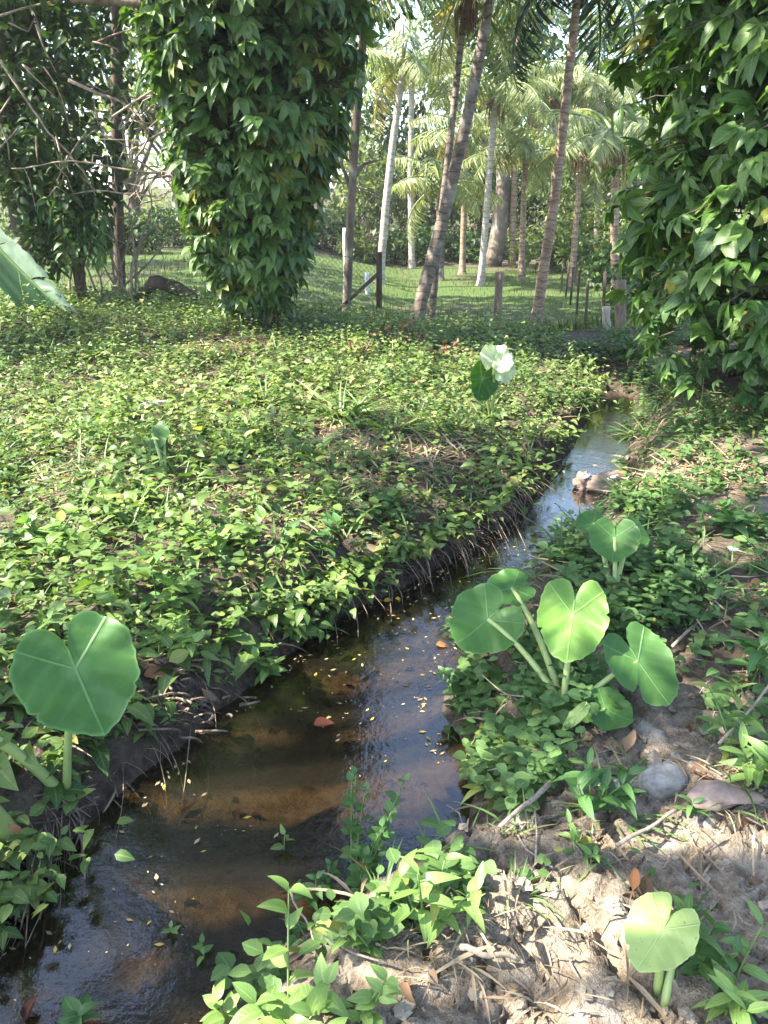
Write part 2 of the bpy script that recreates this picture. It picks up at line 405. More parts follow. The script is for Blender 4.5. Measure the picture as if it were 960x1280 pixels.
M['speck'] = leaf_mat('floating_speck', (0.20, 0.14, 0.07), (0.55, 0.46, 0.24), (0.60, 0.42, 0.04), 0.6, 0.1, 0.0, False)

def taro_mat(name, dark, light, rough=0.42, trans=0.22, vein=0.42):
    m = mat(name); t = NT(m)
    a = t.n('ShaderNodeAttribute', attribute_name='lf'); sp = t.n('ShaderNodeSeparateColor'); t.l(a.outputs['Color'], sp.inputs[0])
    uv = t.n('ShaderNodeUVMap', uv_map='uv'); sx = t.n('ShaderNodeSeparateXYZ'); t.l(uv.outputs[0], sx.inputs[0])
    x, y = sx.outputs[0], sx.outputs[1]
    r = t.math('SQRT', t.math('ADD', t.math('MULTIPLY', x, x), t.math('MULTIPLY', y, y)))
    # midrib, lobe ribs, and side veins leaving the midrib
    ax = t.math('ABSOLUTE', x)
    mid = t.math('SUBTRACT', 1.0, t.ramp(ax, 0.004, 0.016))
    w1 = t.math('SUBTRACT', t.math('SUBTRACT', y, t.math('MULTIPLY', ax, 0.45)), t.math('MULTIPLY', t.math('MULTIPLY', ax, ax), 0.55))
    wob = t.math('MULTIPLY', t.math('SUBTRACT', t.noise(9, 2, t.pos()), 0.5), 0.09)
    fr = t.math('FRACT', t.math('ADD', t.math('MULTIPLY', t.math('ADD', w1, wob), 5.3), 0.5))
    sv = t.math('SUBTRACT', 1.0, t.ramp(t.math('ABSOLUTE', t.math('SUBTRACT', fr, 0.5)), 0.0, 0.26))
    lob = t.math('SUBTRACT', 1.0, t.ramp(t.math('ABSOLUTE', t.math('ADD', y, t.math('MULTIPLY', ax, 0.85))), 0.006, 0.02))
    lob = t.math('MULTIPLY', lob, t.math('LESS_THAN', y, 0.0))
    v = t.math('MAXIMUM', t.math('MAXIMUM', mid, lob), t.math('MULTIPLY', sv, 0.17))
    v = t.math('MULTIPLY', v, t.math('SUBTRACT', 1.0, t.math('MULTIPLY', t.ramp(r, 0.1, 0.55), 0.55)))
    cen = t.math('SUBTRACT', 1.0, t.ramp(r, 0.0, 0.16))
    c = t.mix(sp.outputs[0], dark, light)
    nz = t.noise(14, 4, t.pos()); c = t.mix(t.math('MULTIPLY', t.ramp(nz, 0.3, 0.7), 0.35), c, tuple(q * 0.6 for q in dark))
    n2 = t.noise(85, 2, t.pos()); c = t.mix(t.math('MULTIPLY', t.ramp(n2, 0.67, 0.72), 0.6), c, (0.16, 0.13, 0.05))
    pale = tuple(min(1, q * 1.7 + 0.10) for q in light)
    c = t.mix(t.math('MULTIPLY', t.math('MAXIMUM', v, t.math('MULTIPLY', cen, 0.7)), vein), c, pale)
    c = t.mix(t.math('MULTIPLY', sp.outputs[1], 0.7), c, pale)
    b = t.n('ShaderNodeBsdfPrincipled'); t.l(c, b.inputs['Base Color']); b.inputs['Roughness'].default_value = rough; b.inputs['Specular IOR Level'].default_value = 0.32
    t.l(t.bump(t.math('ADD', v, t.math('MULTIPLY', nz, 0.5)), 0.6, 0.006), b.inputs['Normal'])
    tr = t.n('ShaderNodeBsdfTranslucent'); t.l(t.mix(1.0, c, (1.2, 1.3, 0.5), 'MULTIPLY'), tr.inputs[0])
    mx = t.n('ShaderNodeMixShader'); mx.inputs[0].default_value = trans; t.l(b.outputs[0], mx.inputs[1]); t.l(tr.outputs[0], mx.inputs[2])
    t.out(mx.outputs[0]); return m
M['taro'] = taro_mat('taro_leaf', (0.035, 0.105, 0.022), (0.080, 0.185, 0.036))
M['taro_light'] = taro_mat('light_taro_leaf', (0.08, 0.19, 0.03), (0.17, 0.30, 0.055))
M['taro_pale'] = taro_mat('pale_taro_leaf', (0.27, 0.37, 0.10), (0.36, 0.46, 0.16), vein=0.3)  # paler yellow green than the light taro leaves
M['taro_sunlit'] = taro_mat('sunlit_white_taro_leaf', (0.36, 0.45, 0.25), (0.52, 0.58, 0.40), vein=0.45)  # green whitened to stand in for overexposed sun on the leaves

# ------------------------------------------------------------------ ground, stream
def ground_mat():
    m = mat('ground_soil'); t = NT(m)
    a = t.n('ShaderNodeAttribute', attribute_name='lf'); sp = t.n('ShaderNodeSeparateColor'); t.l(a.outputs['Color'], sp.inputs[0])
    p = t.pos()
    n1 = t.noise(3.0, 6, p); n2 = t.noise(26, 5, p, 0.7); n3 = t.noise(110, 3, p)
    soil = t.mix(t.ramp(n1, 0.3, 0.7), (0.055, 0.040, 0.027), (0.105, 0.080, 0.055))
    soil = t.mix(t.math('MULTIPLY', t.ramp(n2, 0.4, 0.65), 0.6), soil, (0.16, 0.125, 0.088))
    mud = t.mix(t.ramp(n2, 0.35, 0.65), (0.145, 0.110, 0.078), (0.29, 0.235, 0.172))
    mud = t.mix(t.ramp(n1, 0.54, 0.68), mud, (0.44, 0.40, 0.34))
    mud = t.mix(t.math('MULTIPLY', t.ramp(n3, 0.55, 0.7), 0.5), mud, (0.17, 0.11, 0.08))
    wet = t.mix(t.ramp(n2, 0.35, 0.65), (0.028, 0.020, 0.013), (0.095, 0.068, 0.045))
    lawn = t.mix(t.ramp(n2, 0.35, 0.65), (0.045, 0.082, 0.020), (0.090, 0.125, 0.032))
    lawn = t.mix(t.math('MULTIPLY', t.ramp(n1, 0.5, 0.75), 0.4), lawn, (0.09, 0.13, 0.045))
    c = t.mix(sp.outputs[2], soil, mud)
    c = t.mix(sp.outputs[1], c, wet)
    c = t.mix(sp.outputs[0], c, lawn)
    b = t.n('ShaderNodeBsdfPrincipled'); t.l(c, b.inputs['Base Color'])
    t.l(t.math('SUBTRACT', 0.95, t.math('MULTIPLY', sp.outputs[1], 0.25)), b.inputs['Roughness']); b.inputs['Specular IOR Level'].default_value = 0.25
    hgt = t.math('ADD', t.math('MULTIPLY', n2, 1.0), t.math('MULTIPLY', n3, 0.35))
    t.l(t.bump(hgt, 0.8, 0.03), b.inputs['Normal']); t.out(b.outputs[0]); return m

def axis(d0, dmax, k):
    xs = [0.0]
    while xs[-1] < dmax: xs.append(xs[-1] + max(d0, k * xs[-1]))
    return np.array(xs)
ys = [0.35]
while ys[-1] < 150:
    y = ys[-1]; ys.append(y + (max(0.014, 0.0085 * y) if y < 12 else 0.06 * y))
ys = np.array(ys)
tl = -axis(0.012, 140, 0.035)[::-1]
tr_ = np.concatenate([np.arange(0, 1.3, 0.015), 1.3 + axis(0.02, 140, 0.04)])
fs = np.linspace(0, 1, 26)[1:-1]
l_, r_ = xL(ys), xR(ys)
far_mix = sstep(9.5, 13, ys)
gx = np.concatenate([l_[:, None] + tl[None], l_[:, None] + (r_ - l_)[:, None] * fs[None], r_[:, None] + tr_[None]], 1)
gy = np.repeat(ys[:, None], gx.shape[1], 1)
gz = height(gx, gy)
dl = xL(gy) - gx; dr = gx - xR(gy)
e = sstep(9.3, 7.9, gy)
lawnw = sstep(10.9, 12.2, gy + (fbm(gx, gy, 0.6, 3) - 0.5) * 1.6) * (1 - 0.85 * sstep(24.5, 27, gy + (fbm(gx, gy, 0.5, 3) - 0.5) * 4)) * (1 - 0.55 * sstep(0.55, 0.7, fbm(gx + 5, gy, 0.5, 4)))
wet = e * np.where(dl > 0, sstep(0.16, 0.02, dl), np.where(dr > 0, sstep(0.38, 0.08, dr + (fbm(gx, gy, 7, 2) - .5) * 0.25), 0.85 - 0.62 * np.exp(-((gy - 2.75) / 0.55) ** 2) + 0.3 * (fbm(gx, gy, 3, 2) - 0.5)))  # bed mask also lightened along the stream to imitate a sunlit stretch
mud = np.where(dr > 0, sstep(0.05, 0.25, dr) * np.maximum(sstep(2.45, 2.0, gy + (fbm(gx, gy, 2, 3) - .5) * 0.9), 0.40 * sstep(3.2, 4.2, gy) * sstep(8, 6, gy)), 0)
q_ = np.arange(gx.size).reshape(gx.shape)
Q = np.stack([q_[:-1, :-1], q_[:-1, 1:], q_[1:, 1:], q_[1:, :-1]], -1).reshape(-1, 4)
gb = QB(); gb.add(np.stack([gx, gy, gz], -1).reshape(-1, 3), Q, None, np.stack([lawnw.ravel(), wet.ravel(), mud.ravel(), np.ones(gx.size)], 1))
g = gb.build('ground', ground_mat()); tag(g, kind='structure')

def water_mat():
    m = mat('stream_water'); t = NT(m); p = t.pos()
    n1 = t.noise(5, 3, p); n2 = t.noise(38, 3, p); n3 = t.noise(130, 2, p)
    h = t.math('ADD', t.math('MULTIPLY', n2, 0.5), t.math('ADD', n1, t.math('MULTIPLY', n3, 0.12)))
    nb = t.bump(h, 0.11, 0.02)
    gl = t.n('ShaderNodeBsdfGlossy'); gl.inputs['Roughness'].default_value = 0.03; t.l(nb, gl.inputs['Normal'])
    tp = t.n('ShaderNodeBsdfTransparent'); tp.inputs[0].default_value = (0.62, 0.535, 0.39, 1)
    df = t.n('ShaderNodeBsdfDiffuse'); df.inputs[0].default_value = (0.045, 0.036, 0.024, 1)
    mm = t.n('ShaderNodeMixShader'); mm.inputs[0].default_value = 0.14; t.l(tp.outputs[0], mm.inputs[1]); t.l(df.outputs[0], mm.inputs[2])
    fr = t.n('ShaderNodeFresnel'); fr.inputs[0].default_value = 1.36; t.l(nb, fr.inputs['Normal'])
    mx = t.n('ShaderNodeMixShader'); t.l(t.math('MULTIPLY', fr.outputs[0], 2.9, clamp=True), mx.inputs[0]); t.l(mm.outputs[0], mx.inputs[1]); t.l(gl.outputs[0], mx.inputs[2])
    t.out(mx.outputs[0]); return m
yw = ys[(ys < 8.7)]
wl, wr = xL(yw) - 0.06, xR(yw) + 0.10
ff = np.linspace(0, 1, 9)
wx = wl[:, None] + (wr - wl)[:, None] * ff[None]; wy = np.repeat(yw[:, None], 9, 1)
q_ = np.arange(wx.size).reshape(wx.shape)
Q = np.stack([q_[:-1, :-1], q_[:-1, 1:], q_[1:, 1:], q_[1:, :-1]], -1).reshape(-1, 4)
wb = QB(); wb.add(np.stack([wx, wy, np.full(wx.shape, ZW)], -1).reshape(-1, 3), Q)
tag(wb.build('water', water_mat()), kind='structure')

# ------------------------------------------------------------------ haze volume added to imitate the pale glare of the background
def haze():
    m = mat('glare_haze'); t = NT(m); v = t.n('ShaderNodeVolumePrincipled'); v.inputs['Color'].default_value = (0.97, 0.98, 1.0, 1); v.inputs['Density'].default_value = HAZE; v.inputs['Anisotropy'].default_value = 0.25
    o = t.n('ShaderNodeOutputMaterial'); t.l(v.outputs[0], o.inputs['Volume'])
    me = bpy.data.meshes.new('haze'); x, y0, y1, z0, z1 = 190, -20, 170, -2.5, 26
    V = [(-x, y0, z0), (x, y0, z0), (x, y1, z0), (-x, y1, z0), (-x, y0, z1), (x, y0, z1), (x, y1, z1), (-x, y1, z1)]
    me.from_pydata(V, [], [(0, 3, 2, 1), (4, 5, 6, 7), (0, 1, 5, 4), (1, 2, 6, 5), (2, 3, 7, 6), (3, 0, 4, 7)]); me.materials.append(m)
    o = bpy.data.objects.new('haze', me); COL.objects.link(o); tag(o, kind='stuff')
HAZE = 0.0011
if HAZE: haze()

# ------------------------------------------------------------------ plant builders
UP = np.array([0, 0, 1.0])
def sprigs(qb, B, H, L, K, tm, tint=(0.2, 1.0), age_p=0.04, lean=0.5, bias=None, droop=0.0, mi=0, stem_mi=None):
    """low leafy stems: B bases (n,3), H heights, L leaf lengths, K leaves each"""
    n = len(B); H = np.broadcast_to(H, (n,)); L = np.broadcast_to(L, (n,))
    az = rng.random(n) * 6.283
    le = np.stack([np.cos(az), np.sin(az), np.zeros(n)], 1) * lean * rng.random((n, 1))
    if bias is not None: le = le + bias
    t0 = rng.random(n)
    tv = tint[0] + (tint[1] - tint[0]) * t0
    for k in range(K):
        f = (k + 1.0) / K
        bend = le * H[:, None] * f * (0.5 + f)
        P = B + bend + UP * (H * f * (1 - droop * f))[:, None]
        a = az + k * 2.39996 + rng.normal(0, 0.3, n)
        D = np.stack([np.cos(a), np.sin(a), 0.35 * rng.random(n) + 0.15 * (f > 0.9) - droop * 0.5], 1) + le * 0.4
        N = UP + 0.35 * rng.normal(size=(n, 3))
        ag = (rng.random(n) < age_p) * (0.4 + 0.6 * rng.random(n))
        qb.leaves(tm, P, D, N, L * (0.65 + 0.5 * rng.random(n)) * (0.75 + 0.25 * math.sin(f * 3)), np.clip(tv + rng.normal(0, 0.15, n), 0, 1), ag, mi)

def scatter(n, x0, x1, y0, y1):
    """uniform points, denser towards the viewer side"""
    y = y0 + (y1 - y0) * rng.random(n); x = x0 + (x1 - x0) * rng.random(n); return x, y

def in_view(x, y, z=0.0, m=140):
    px, py = proj(np.stack([x, y, np.full(len(x), z)], 1)); return (px > -m) & (px < 960 + m) & (py < 1280 + m)

# --- ground cover on the left bank (countless small leaves: stuff)
def cover_left():
    nearb = QB(); farb = QB()
    x, y = scatter(30000, -7.5, 3.4, 1.2, 11.2)
    d = xL(y) - x
    dens = fbm(x, y, 1.1, 3) * 0.6 + fbm(x + 9, y, 3.5, 2) * 0.4
    keep = (d > 0.08 + 0.05 * sstep(3.2, 4.2, y)) & in_view(x, y) & (dens + 0.12 * sstep(5, 7.5, y) > 0.28 + 0.14 * rng.random(len(x))) & (rng.random(len(x)) < 0.66)
    qx, qy = proj(np.stack([x, y, height(x, y)], 1))
    for (cx, cy, rx, ry, pr) in ((560, 572, 66, 24, 0.75), (420, 600, 60, 18, 0.5), (200, 560, 60, 12, 0.5), (450, 545, 60, 24, 0.7), (290, 432, 70, 12, 0.8), (75, 600, 55, 28, 0.7), (20, 1035, 45, 45, 1.0), (250, 615, 90, 18, 0.5), (350, 640, 60, 20, 0.4)):
        keep &= ~(((((qx - cx) / rx) ** 2 + ((qy - cy) / ry) ** 2) < 1) & (rng.random(len(x)) < pr))
    x, y = x[keep], y[keep]; z = height(x, y)
    B = np.stack([x, y, z - 0.01], 1)
    pat = fbm(x + 21, y, 0.9, 3) + 0.12 * rng.normal(size=len(x)); p2 = fbm(x - 33, y + 7, 1.4, 3)
    H = 0.04 + 0.10 * rng.random(len(x)) + 0.22 * rng.random(len(x)) ** 5 + 0.10 * sstep(0.5, 0.65, p2); L = (0.030 + 0.058 * rng.random(len(x)) ** 1.4) * (1 + 0.3 * sstep(4.2, 2.8, y))
    nr = y < 5.2
    for near_, qb in ((nr, nearb), (~nr, farb)):
        for sel, tm, K, dL, base_t in ((pat < 0.44, RO, 6, 0.8, 0.15), ((pat >= 0.44) & (pat < 0.53), OV, 7, 1.0, 0.3), ((pat >= 0.53) & (pat < 0.60), LA, 8, 1.25, 0.45), (pat >= 0.60, OV, 5, 1.45, 0.2)):
            for lo, hi, off in ((0, 0.5, -0.15), (0.5, 1.1, 0.15)):
                q = near_ & sel & (p2 >= lo) & (p2 < hi)
                if q.sum(): sprigs(qb, B[q], H[q], L[q] * dL, K, tm, (max(0, base_t + off - 0.1), min(1, base_t + off + 0.55)), 0.05 + 0.04 * (off < 0), 0.6)
    n = 15000; x, y = scatter(n, -7, 3.2, 1.4, 11.2); dl_ = xL(y) - x
    kp = in_view(x, y) & (dl_ > 0.08) & (rng.random(n) < 0.5 + 0.3 * sstep(4, 6, y)); x, y = x[kp], y[kp]; n = len(x)
    qx, qy = proj(np.stack([x, y, height(x, y)], 1)); kp = ~((((qx - 555) / 60) ** 2 + ((qy - 575) / 18) ** 2 < 1) | (((qx - 20) / 45) ** 2 + ((qy - 1035) / 45) ** 2 < 1)); x, y = x[kp], y[kp]; n = len(x)
    sprigs(farb, np.stack([x, y, height(x, y) - 0.008], 1), 0.025 + 0.07 * rng.random(n), 0.022 + 0.03 * rng.random(n), 6, OV, (0.1, 1.0), 0.10, 0.7)
    gq = QB(); n = 2600; x, y = scatter(n, -6.5, 4.5, 1.3, 10); dl_ = xL(y) - x; dr_ = x - xR(y)
    kp = in_view(x, y) & ((dl_ > 0.03) | (dr_ > 0.1)) & (fbm(x + 70, y, 1.0, 3) > 0.50); x, y = x[kp], y[kp]; n = len(x)
    for k in range(7):
        a = rng.random(n) * 6.283
        gq.leaves(BLADE, np.stack([x, y, height(x, y)], 1) + 0.02 * rng.normal(size=(n, 3)) * np.array([1, 1, 0]), np.stack([np.cos(a), np.sin(a), 0.5 + 1.2 * rng.random(n)], 1), UP + 0.3 * rng.normal(size=(n, 3)), (0.10 + 0.22 * rng.random(n)) * (0.45 + 0.55 * sstep(2.0, 4.0, y)), age=(rng.random(n) < 0.2) * rng.random(n))
    tag(gq.build('weedy_grass', M['strap']), 'thin grass blades growing through the weeds on both banks', 'grass', kind='stuff')
    # leaves spilling over the edge of the bank
    yy = 1.3 + 8.0 * rng.random(2200) ** 1.3; dd = 0.16 * rng.random(2200) - 0.03
    kp = (fbm(yy * 0 + 5, yy, 2.2, 2) > 0.40 + 0.10 * sstep(3.8, 2.8, yy)) & (rng.random(2200) < 0.55 - 0.42 * sstep(3.2, 4.0, yy))
    yy, dd = yy[kp], dd[kp]
    xx = xL(yy) - dd - 0.06; B = np.stack([xx, yy, height(xx, yy) - 0.01], 1)
    kk = yy < 5.2
    for s_, qb in ((kk, nearb), (~kk, farb)):
        sprigs(qb, B[s_], 0.07 + 0.09 * rng.random(s_.sum()), 0.05 + 0.05 * rng.random(s_.sum()), 6, OV, (0.1, 1.0), 0.06, 0.6, np.array([0.75, -0.2, 0]), 0.3)
    tag(nearb.build('ground_cover', M['cover']), 'low broad leaved creeping plants covering the near left bank', 'ground cover', kind='stuff')
    tag(farb.build('ground_cover', M['cover_far']), 'bright yellow green weeds covering the far left bank below the creeper column', 'ground cover', kind='stuff')
cover_left()

def cover_right():
    qb = QB()
    x, y = scatter(9000, 0.1, 6.0, 1.3, 10.5)
    d = x - xR(y)
    dens = fbm(x + 3, y, 1.3, 3)
    px, py = proj(np.stack([x, y, height(x, y)], 1))
    zone = 0.55 * sstep(1010, 930, py) * (d > 0.1) + 0.10
    bare = np.exp(-(((px - 870) / 110) ** 2 + ((py - 590) / 32) ** 2)) + np.exp(-(((px - 880) / 90) ** 2 + ((py - 860) / 80) ** 2)) * 0.8 + 0.8 * np.exp(-(((px - 640) / 60) ** 2 + ((py - 900) / 50) ** 2))
    keep = (d > 0.06) & in_view(x, y) & (rng.random(len(x)) < np.clip(zone - 0.4 * bare, 0.05, 1)) & (dens > 0.36)
    x, y = x[keep], y[keep]; B = np.stack([x, y, height(x, y) - 0.01], 1)
    k = rng.random(len(x)); H = 0.04 + 0.12 * rng.random(len(x)); L = 0.035 + 0.045 * rng.random(len(x))
    for sel, tm, tn in ((k < 0.5, RO, (0.2, 0.9)), ((k >= 0.5) & (k < 0.8), OV, (0.2, 1.0)), (k >= 0.8, LA, (0.3, 1.0))):
        sprigs(qb, B[sel], H[sel], L[sel], 6, tm, tn, 0.05)
    # dense round-leaved patch beside the taro cluster
    for (cx, cy, rx, ry, n) in ((665, 955, 45, 45, 60), (790, 740, 95, 65, 190), (700, 880, 60, 40, 60), (592, 860, 22, 40, 22), (602, 920, 25, 40, 22), (580, 800, 20, 30, 15), (700, 690, 25, 25, 50), (610, 985, 25, 20, 25), (420, 1185, 60, 26, 6), (320, 1235, 40, 26, 5), (500, 1150, 40, 22, 6), (560, 1090, 30, 30, 8), (800, 480, 30, 16, 40), (660, 820, 30, 40, 30), (860, 530, 90, 30, 220), (765, 442, 50, 16, 150), (825, 470, 35, 25, 110), (850, 595, 100, 30, 60), (800, 640, 60, 25, 60), (640, 1000, 30, 20, 30)):
        a = rng.random(n) * 6.283; r = np.sqrt(rng.random(n))
        P = np.array([gp(cx + rx * math.cos(a[i]) * r[i], cy + ry * math.sin(a[i]) * r[i]) for i in range(n)])
        sprigs(qb, P, 0.05 + 0.1 * rng.random(n), 0.04 + 0.03 * rng.random(n), 6, RO if cy != 530 else LA, (0.3, 1.0), 0.04)
    tag(qb.build('ground_cover', M['cover_right']), 'soft green clover like weeds scattered over the right bank', 'ground cover', kind='stuff')
cover_right()

# --- dry straw and dead leaf litter (stuff)
def litter():
    qb = QB()
    x, y = scatter(14000, -6, 5.5, 1.1, 10)
    l, r = xL(y), xR(y)
    dens = fbm(x + 60, y, 1.2, 3)
    right = x > r + 0.05; left = x < l - 0.02
    keep = in_view(x, y) & ((right & (rng.random(len(x)) < 0.25 + 0.5 * (y > 2.3))) | (left & (rng.random(len(x)) < 0.35 + 0.5 * (dens > 0.53))))
    x, y = x[keep], y[keep]; n = len(x)
    P = np.stack([x, y, height(x, y) + 0.012], 1); a = rng.random(n) * 6.283
    D = np.stack([np.cos(a), np.sin(a), 0.25 * rng.random(n)], 1)
    qb.leaves(BLADE, P, D, UP + 0.4 * rng.normal(size=(n, 3)), 0.06 + 0.16 * rng.random(n), age=(rng.random(n) < 0.3) * 0.7)
    for (cx, cy, rx, ry, n) in ((540, 575, 60, 30, 260), (440, 540, 50, 30, 160), (300, 430, 60, 12, 200), (560, 480, 50, 30, 120), (70, 590, 50, 30, 160), (250, 615, 90, 18, 160), (350, 640, 60, 20, 120), (200, 560, 60, 14, 120), (420, 600, 60, 20, 140), (640, 600, 25, 15, 80), (860, 590, 110, 26, 420), (700, 1150, 200, 130, 80), (880, 1020, 80, 60, 60), (560, 1180, 80, 70, 50), (620, 890, 25, 45, 60)):
        a = rng.random(n) * 6.283; r_ = np.sqrt(rng.random(n))
        P = np.array([gp(cx + rx * math.cos(a[i]) * r_[i], cy + ry * math.sin(a[i]) * r_[i], 0.02) for i in range(n)]); b = rng.random(n) * 6.283
        qb.leaves(BLADE, P, np.stack([np.cos(b), np.sin(b), 0.5 * rng.random(n)], 1), UP + 0.4 * rng.normal(size=(n, 3)), (0.10 + 0.18 * rng.random(n)) * (0.45 if cy > 700 else 1), age=(rng.random(n) < 0.25) * 0.6)
    tag(qb.build('dry_straw', M['straw']), 'dry straw and dead stems lying over both banks', 'straw', kind='stuff')
    qb = QB()
    x, y = scatter(1500, -5, 5, 1.1, 9); r = xR(y); l = xL(y)
    keep = in_view(x, y) & ((x > r + 0.1) | ((x < l - 0.1) & (rng.random(len(x)) < 0.35)))
    x, y = x[keep], y[keep]; n = len(x); a = rng.random(n) * 6.283
    qb.leaves(DEAD, np.stack([x, y, height(x, y) + 0.012], 1), np.stack([np.cos(a), np.sin(a), 0.1 * rng.random(n)], 1), UP + 0.3 * rng.normal(size=(n, 3)), 0.03 + 0.06 * rng.random(n), age=(rng.random(n) < 0.2) * 0.8)
    tag(qb.build('fallen_leaves', M['dry']), 'small brown dead leaves littering the soil of both banks', 'leaf litter', kind='stuff')
    # clods on the near mud
    qb = QB()
    ico_v, ico_q = rock_shape(0, 5, 6)
    n = 420
    x, y = scatter(n, -0.1, 1.7, 1.05, 2.3); keep = x > xR(y) + 0.12
    for xx, yy in zip(x[keep], y[keep]):
        s_ = 0.004 + 0.014 * rng.random() ** 3
        v = ico_v * (1 + 0.28 * np.repeat(rng.normal(size=(6, 6)), 1, 0).reshape(-1, 1)[:len(ico_v)]) * s_ * np.array([1 + rng.random(), 1 + 0.5 * rng.random(), 0.6])
        an = rng.random() * 6.28; c, s2 = math.cos(an), math.sin(an)
        v = np.stack([v[:, 0] * c - v[:, 1] * s2, v[:, 0] * s2 + v[:, 1] * c, v[:, 2]], 1)
        qb.add(v + np.array([xx, yy, hz(xx, yy) + s_ * 0.15]), ico_q)
    tag(qb.build('soil_clods', M['clod'], smooth=False), 'crumbled dry clods on the pale mud of the near right bank', 'soil', kind='stuff')
    # fine twigs on right bank
    qb = QB()
    x, y = scatter(420, 0.0, 3.2, 1.1, 4.5); keep = x > xR(y) + 0.02
    for xx, yy in zip(x[keep], y[keep]):
        an = rng.random() * 6.28; Lw_ = 0.05 + 0.22 * rng.random() ** 2; z = hz(xx, yy) + 0.012
        p0 = np.array([xx, yy, z]); d = np.array([math.cos(an), math.sin(an), 0.15 * rng.random()])
        p2 = p0 + d * Lw_; p1 = (p0 + p2) / 2 + rng.normal(size=3) * 0.012
        qb.tube([p0, p1, p2], [0.003, 0.0028, 0.0015], 5)
    tag(qb.build('fine_twigs', M['twig']), 'thin grey twigs strewn over the right bank', 'twigs', kind='stuff')

def rock_shape(seed, nu=8, nv=10):
    r = np.random.default_rng(seed); V = []
    for i in range(nu + 1):
        th = math.pi * (i / nu) * 0.998 + 0.001
        for j in range(nv):
            ph = 2 * math.pi * j / nv; V.append((math.sin(th) * math.cos(ph), math.sin(th) * math.sin(ph), math.cos(th)))
    V = np.array(V); Q = [(i * nv + j, (i + 1) * nv + j, (i + 1) * nv + (j + 1) % nv, i * nv + (j + 1) % nv) for i in range(nu) for j in range(nv)]
    return V, np.array(Q)
litter()

# --- roots in the cut of the left bank (stuff)
def roots():
    qb = QB()
    for i in range(800):
        y = 1.45 + 3.6 * rng.random() ** 1.1
        clump = float(fbm(np.array([2.2]), np.array([y]), 2.2, 2)[0])
        if clump < 0.30 + 0.28 * rng.random(): continue
        l = float(xL(np.array([y]))[0]); x0 = l - 0.05 - 0.13 * rng.random()
        z0 = hz(x0, y) - 0.03 - 0.08 * rng.random() * (rng.random() < 0.5)
        drop = (0.02 + 0.15 * rng.random()); out = 0.04 + 0.13 * rng.random(); sw = rng.normal() * 0.20
        p = []
        for t in np.linspace(0, 1, 6):
            p.append((x0 + out * math.sin(t * 1.6), y + sw * t - 0.05 * t, z0 + 0.015 - drop * t ** 1.6 + 0.012 * math.sin(t * 7 + i)))
        r0 = 0.0015 + 0.0042 * rng.random() ** 3
        qb.tube(p, np.linspace(r0, r0 * 0.45, 6), 5)
    for i in range(60):   # curly roots by the big taro leaf
        c = gp(225 + rng.normal() * 40, 870 + rng.normal() * 30); a = rng.random() * 6.28; rr = 0.04 + 0.06 * rng.random()
        p = [(c[0] + rr * math.cos(a + t), c[1] + rr * 0.5 * math.sin(a + t) - 0.02, c[2] + 0.02 + 0.03 * math.sin(t * 1.3) - 0.03 * t) for t in np.linspace(0, 2.4, 7)]
        qb.tube(p, np.linspace(0.006, 0.003, 7), 5)
    tag(qb.build('exposed_roots', M['root']), 'grey brown roots hanging out of the cut left bank above the water', 'roots', kind='stuff')
roots()

# --- specks floating on the water
def specks():
    qb = QB()
    n = 1300; y = 1.15 + 5.0 * rng.random(n) ** 1.4; f = rng.random(n); f = np.where(rng.random(n) < 0.45, np.where(rng.random(n) < 0.5, f * 0.07, 1 - f * 0.07), f); x = xL(y) + (xR(y) - xL(y)) * (0.04 + 0.9 * f)
    keep = fbm(x, y, 3, 3) + 0.25 * sstep(0.9, 0.1, np.abs(y - 3.2)) > 0.5
    x, y = x[keep], y[keep]; n = len(x); a = rng.random(n) * 6.283
    qb.leaves([leaf_t(0.4, 2, 0.9, 0.0, 0.0)], np.stack([x, y, np.full(n, ZW + 0.004)], 1), np.stack([np.cos(a), np.sin(a), np.zeros(n)], 1), UP, 0.006 + 0.026 * rng.random(n) ** 2, age=(rng.random(n) < 0.18) * 0.8)
    tag(qb.build('floating_debris', M['speck']), 'tiny pale leaf flecks floating on the dark water', 'debris', kind='stuff')
    qb = QB()   # sunken litter on the bed
    n = 900; y = 1.1 + 5.5 * rng.random(n) ** 1.3; x = xL(y) + (xR(y) - xL(y)) * rng.random(n); a = rng.random(n) * 6.283
    qb.leaves(DEAD + BLADE, np.stack([x, y, height(x, y) + 0.004], 1), np.stack([np.cos(a), np.sin(a), np.zeros(n)], 1), UP + 0.15 * rng.normal(size=(n, 3)), 0.02 + 0.04 * rng.random(n), tint=0.3 * rng.random(n))
    tag(qb.build('sunken_litter', M['dry_dark']), 'brown leaves and stalks lying on the stream bed', 'leaf litter', kind='stuff')
specks()

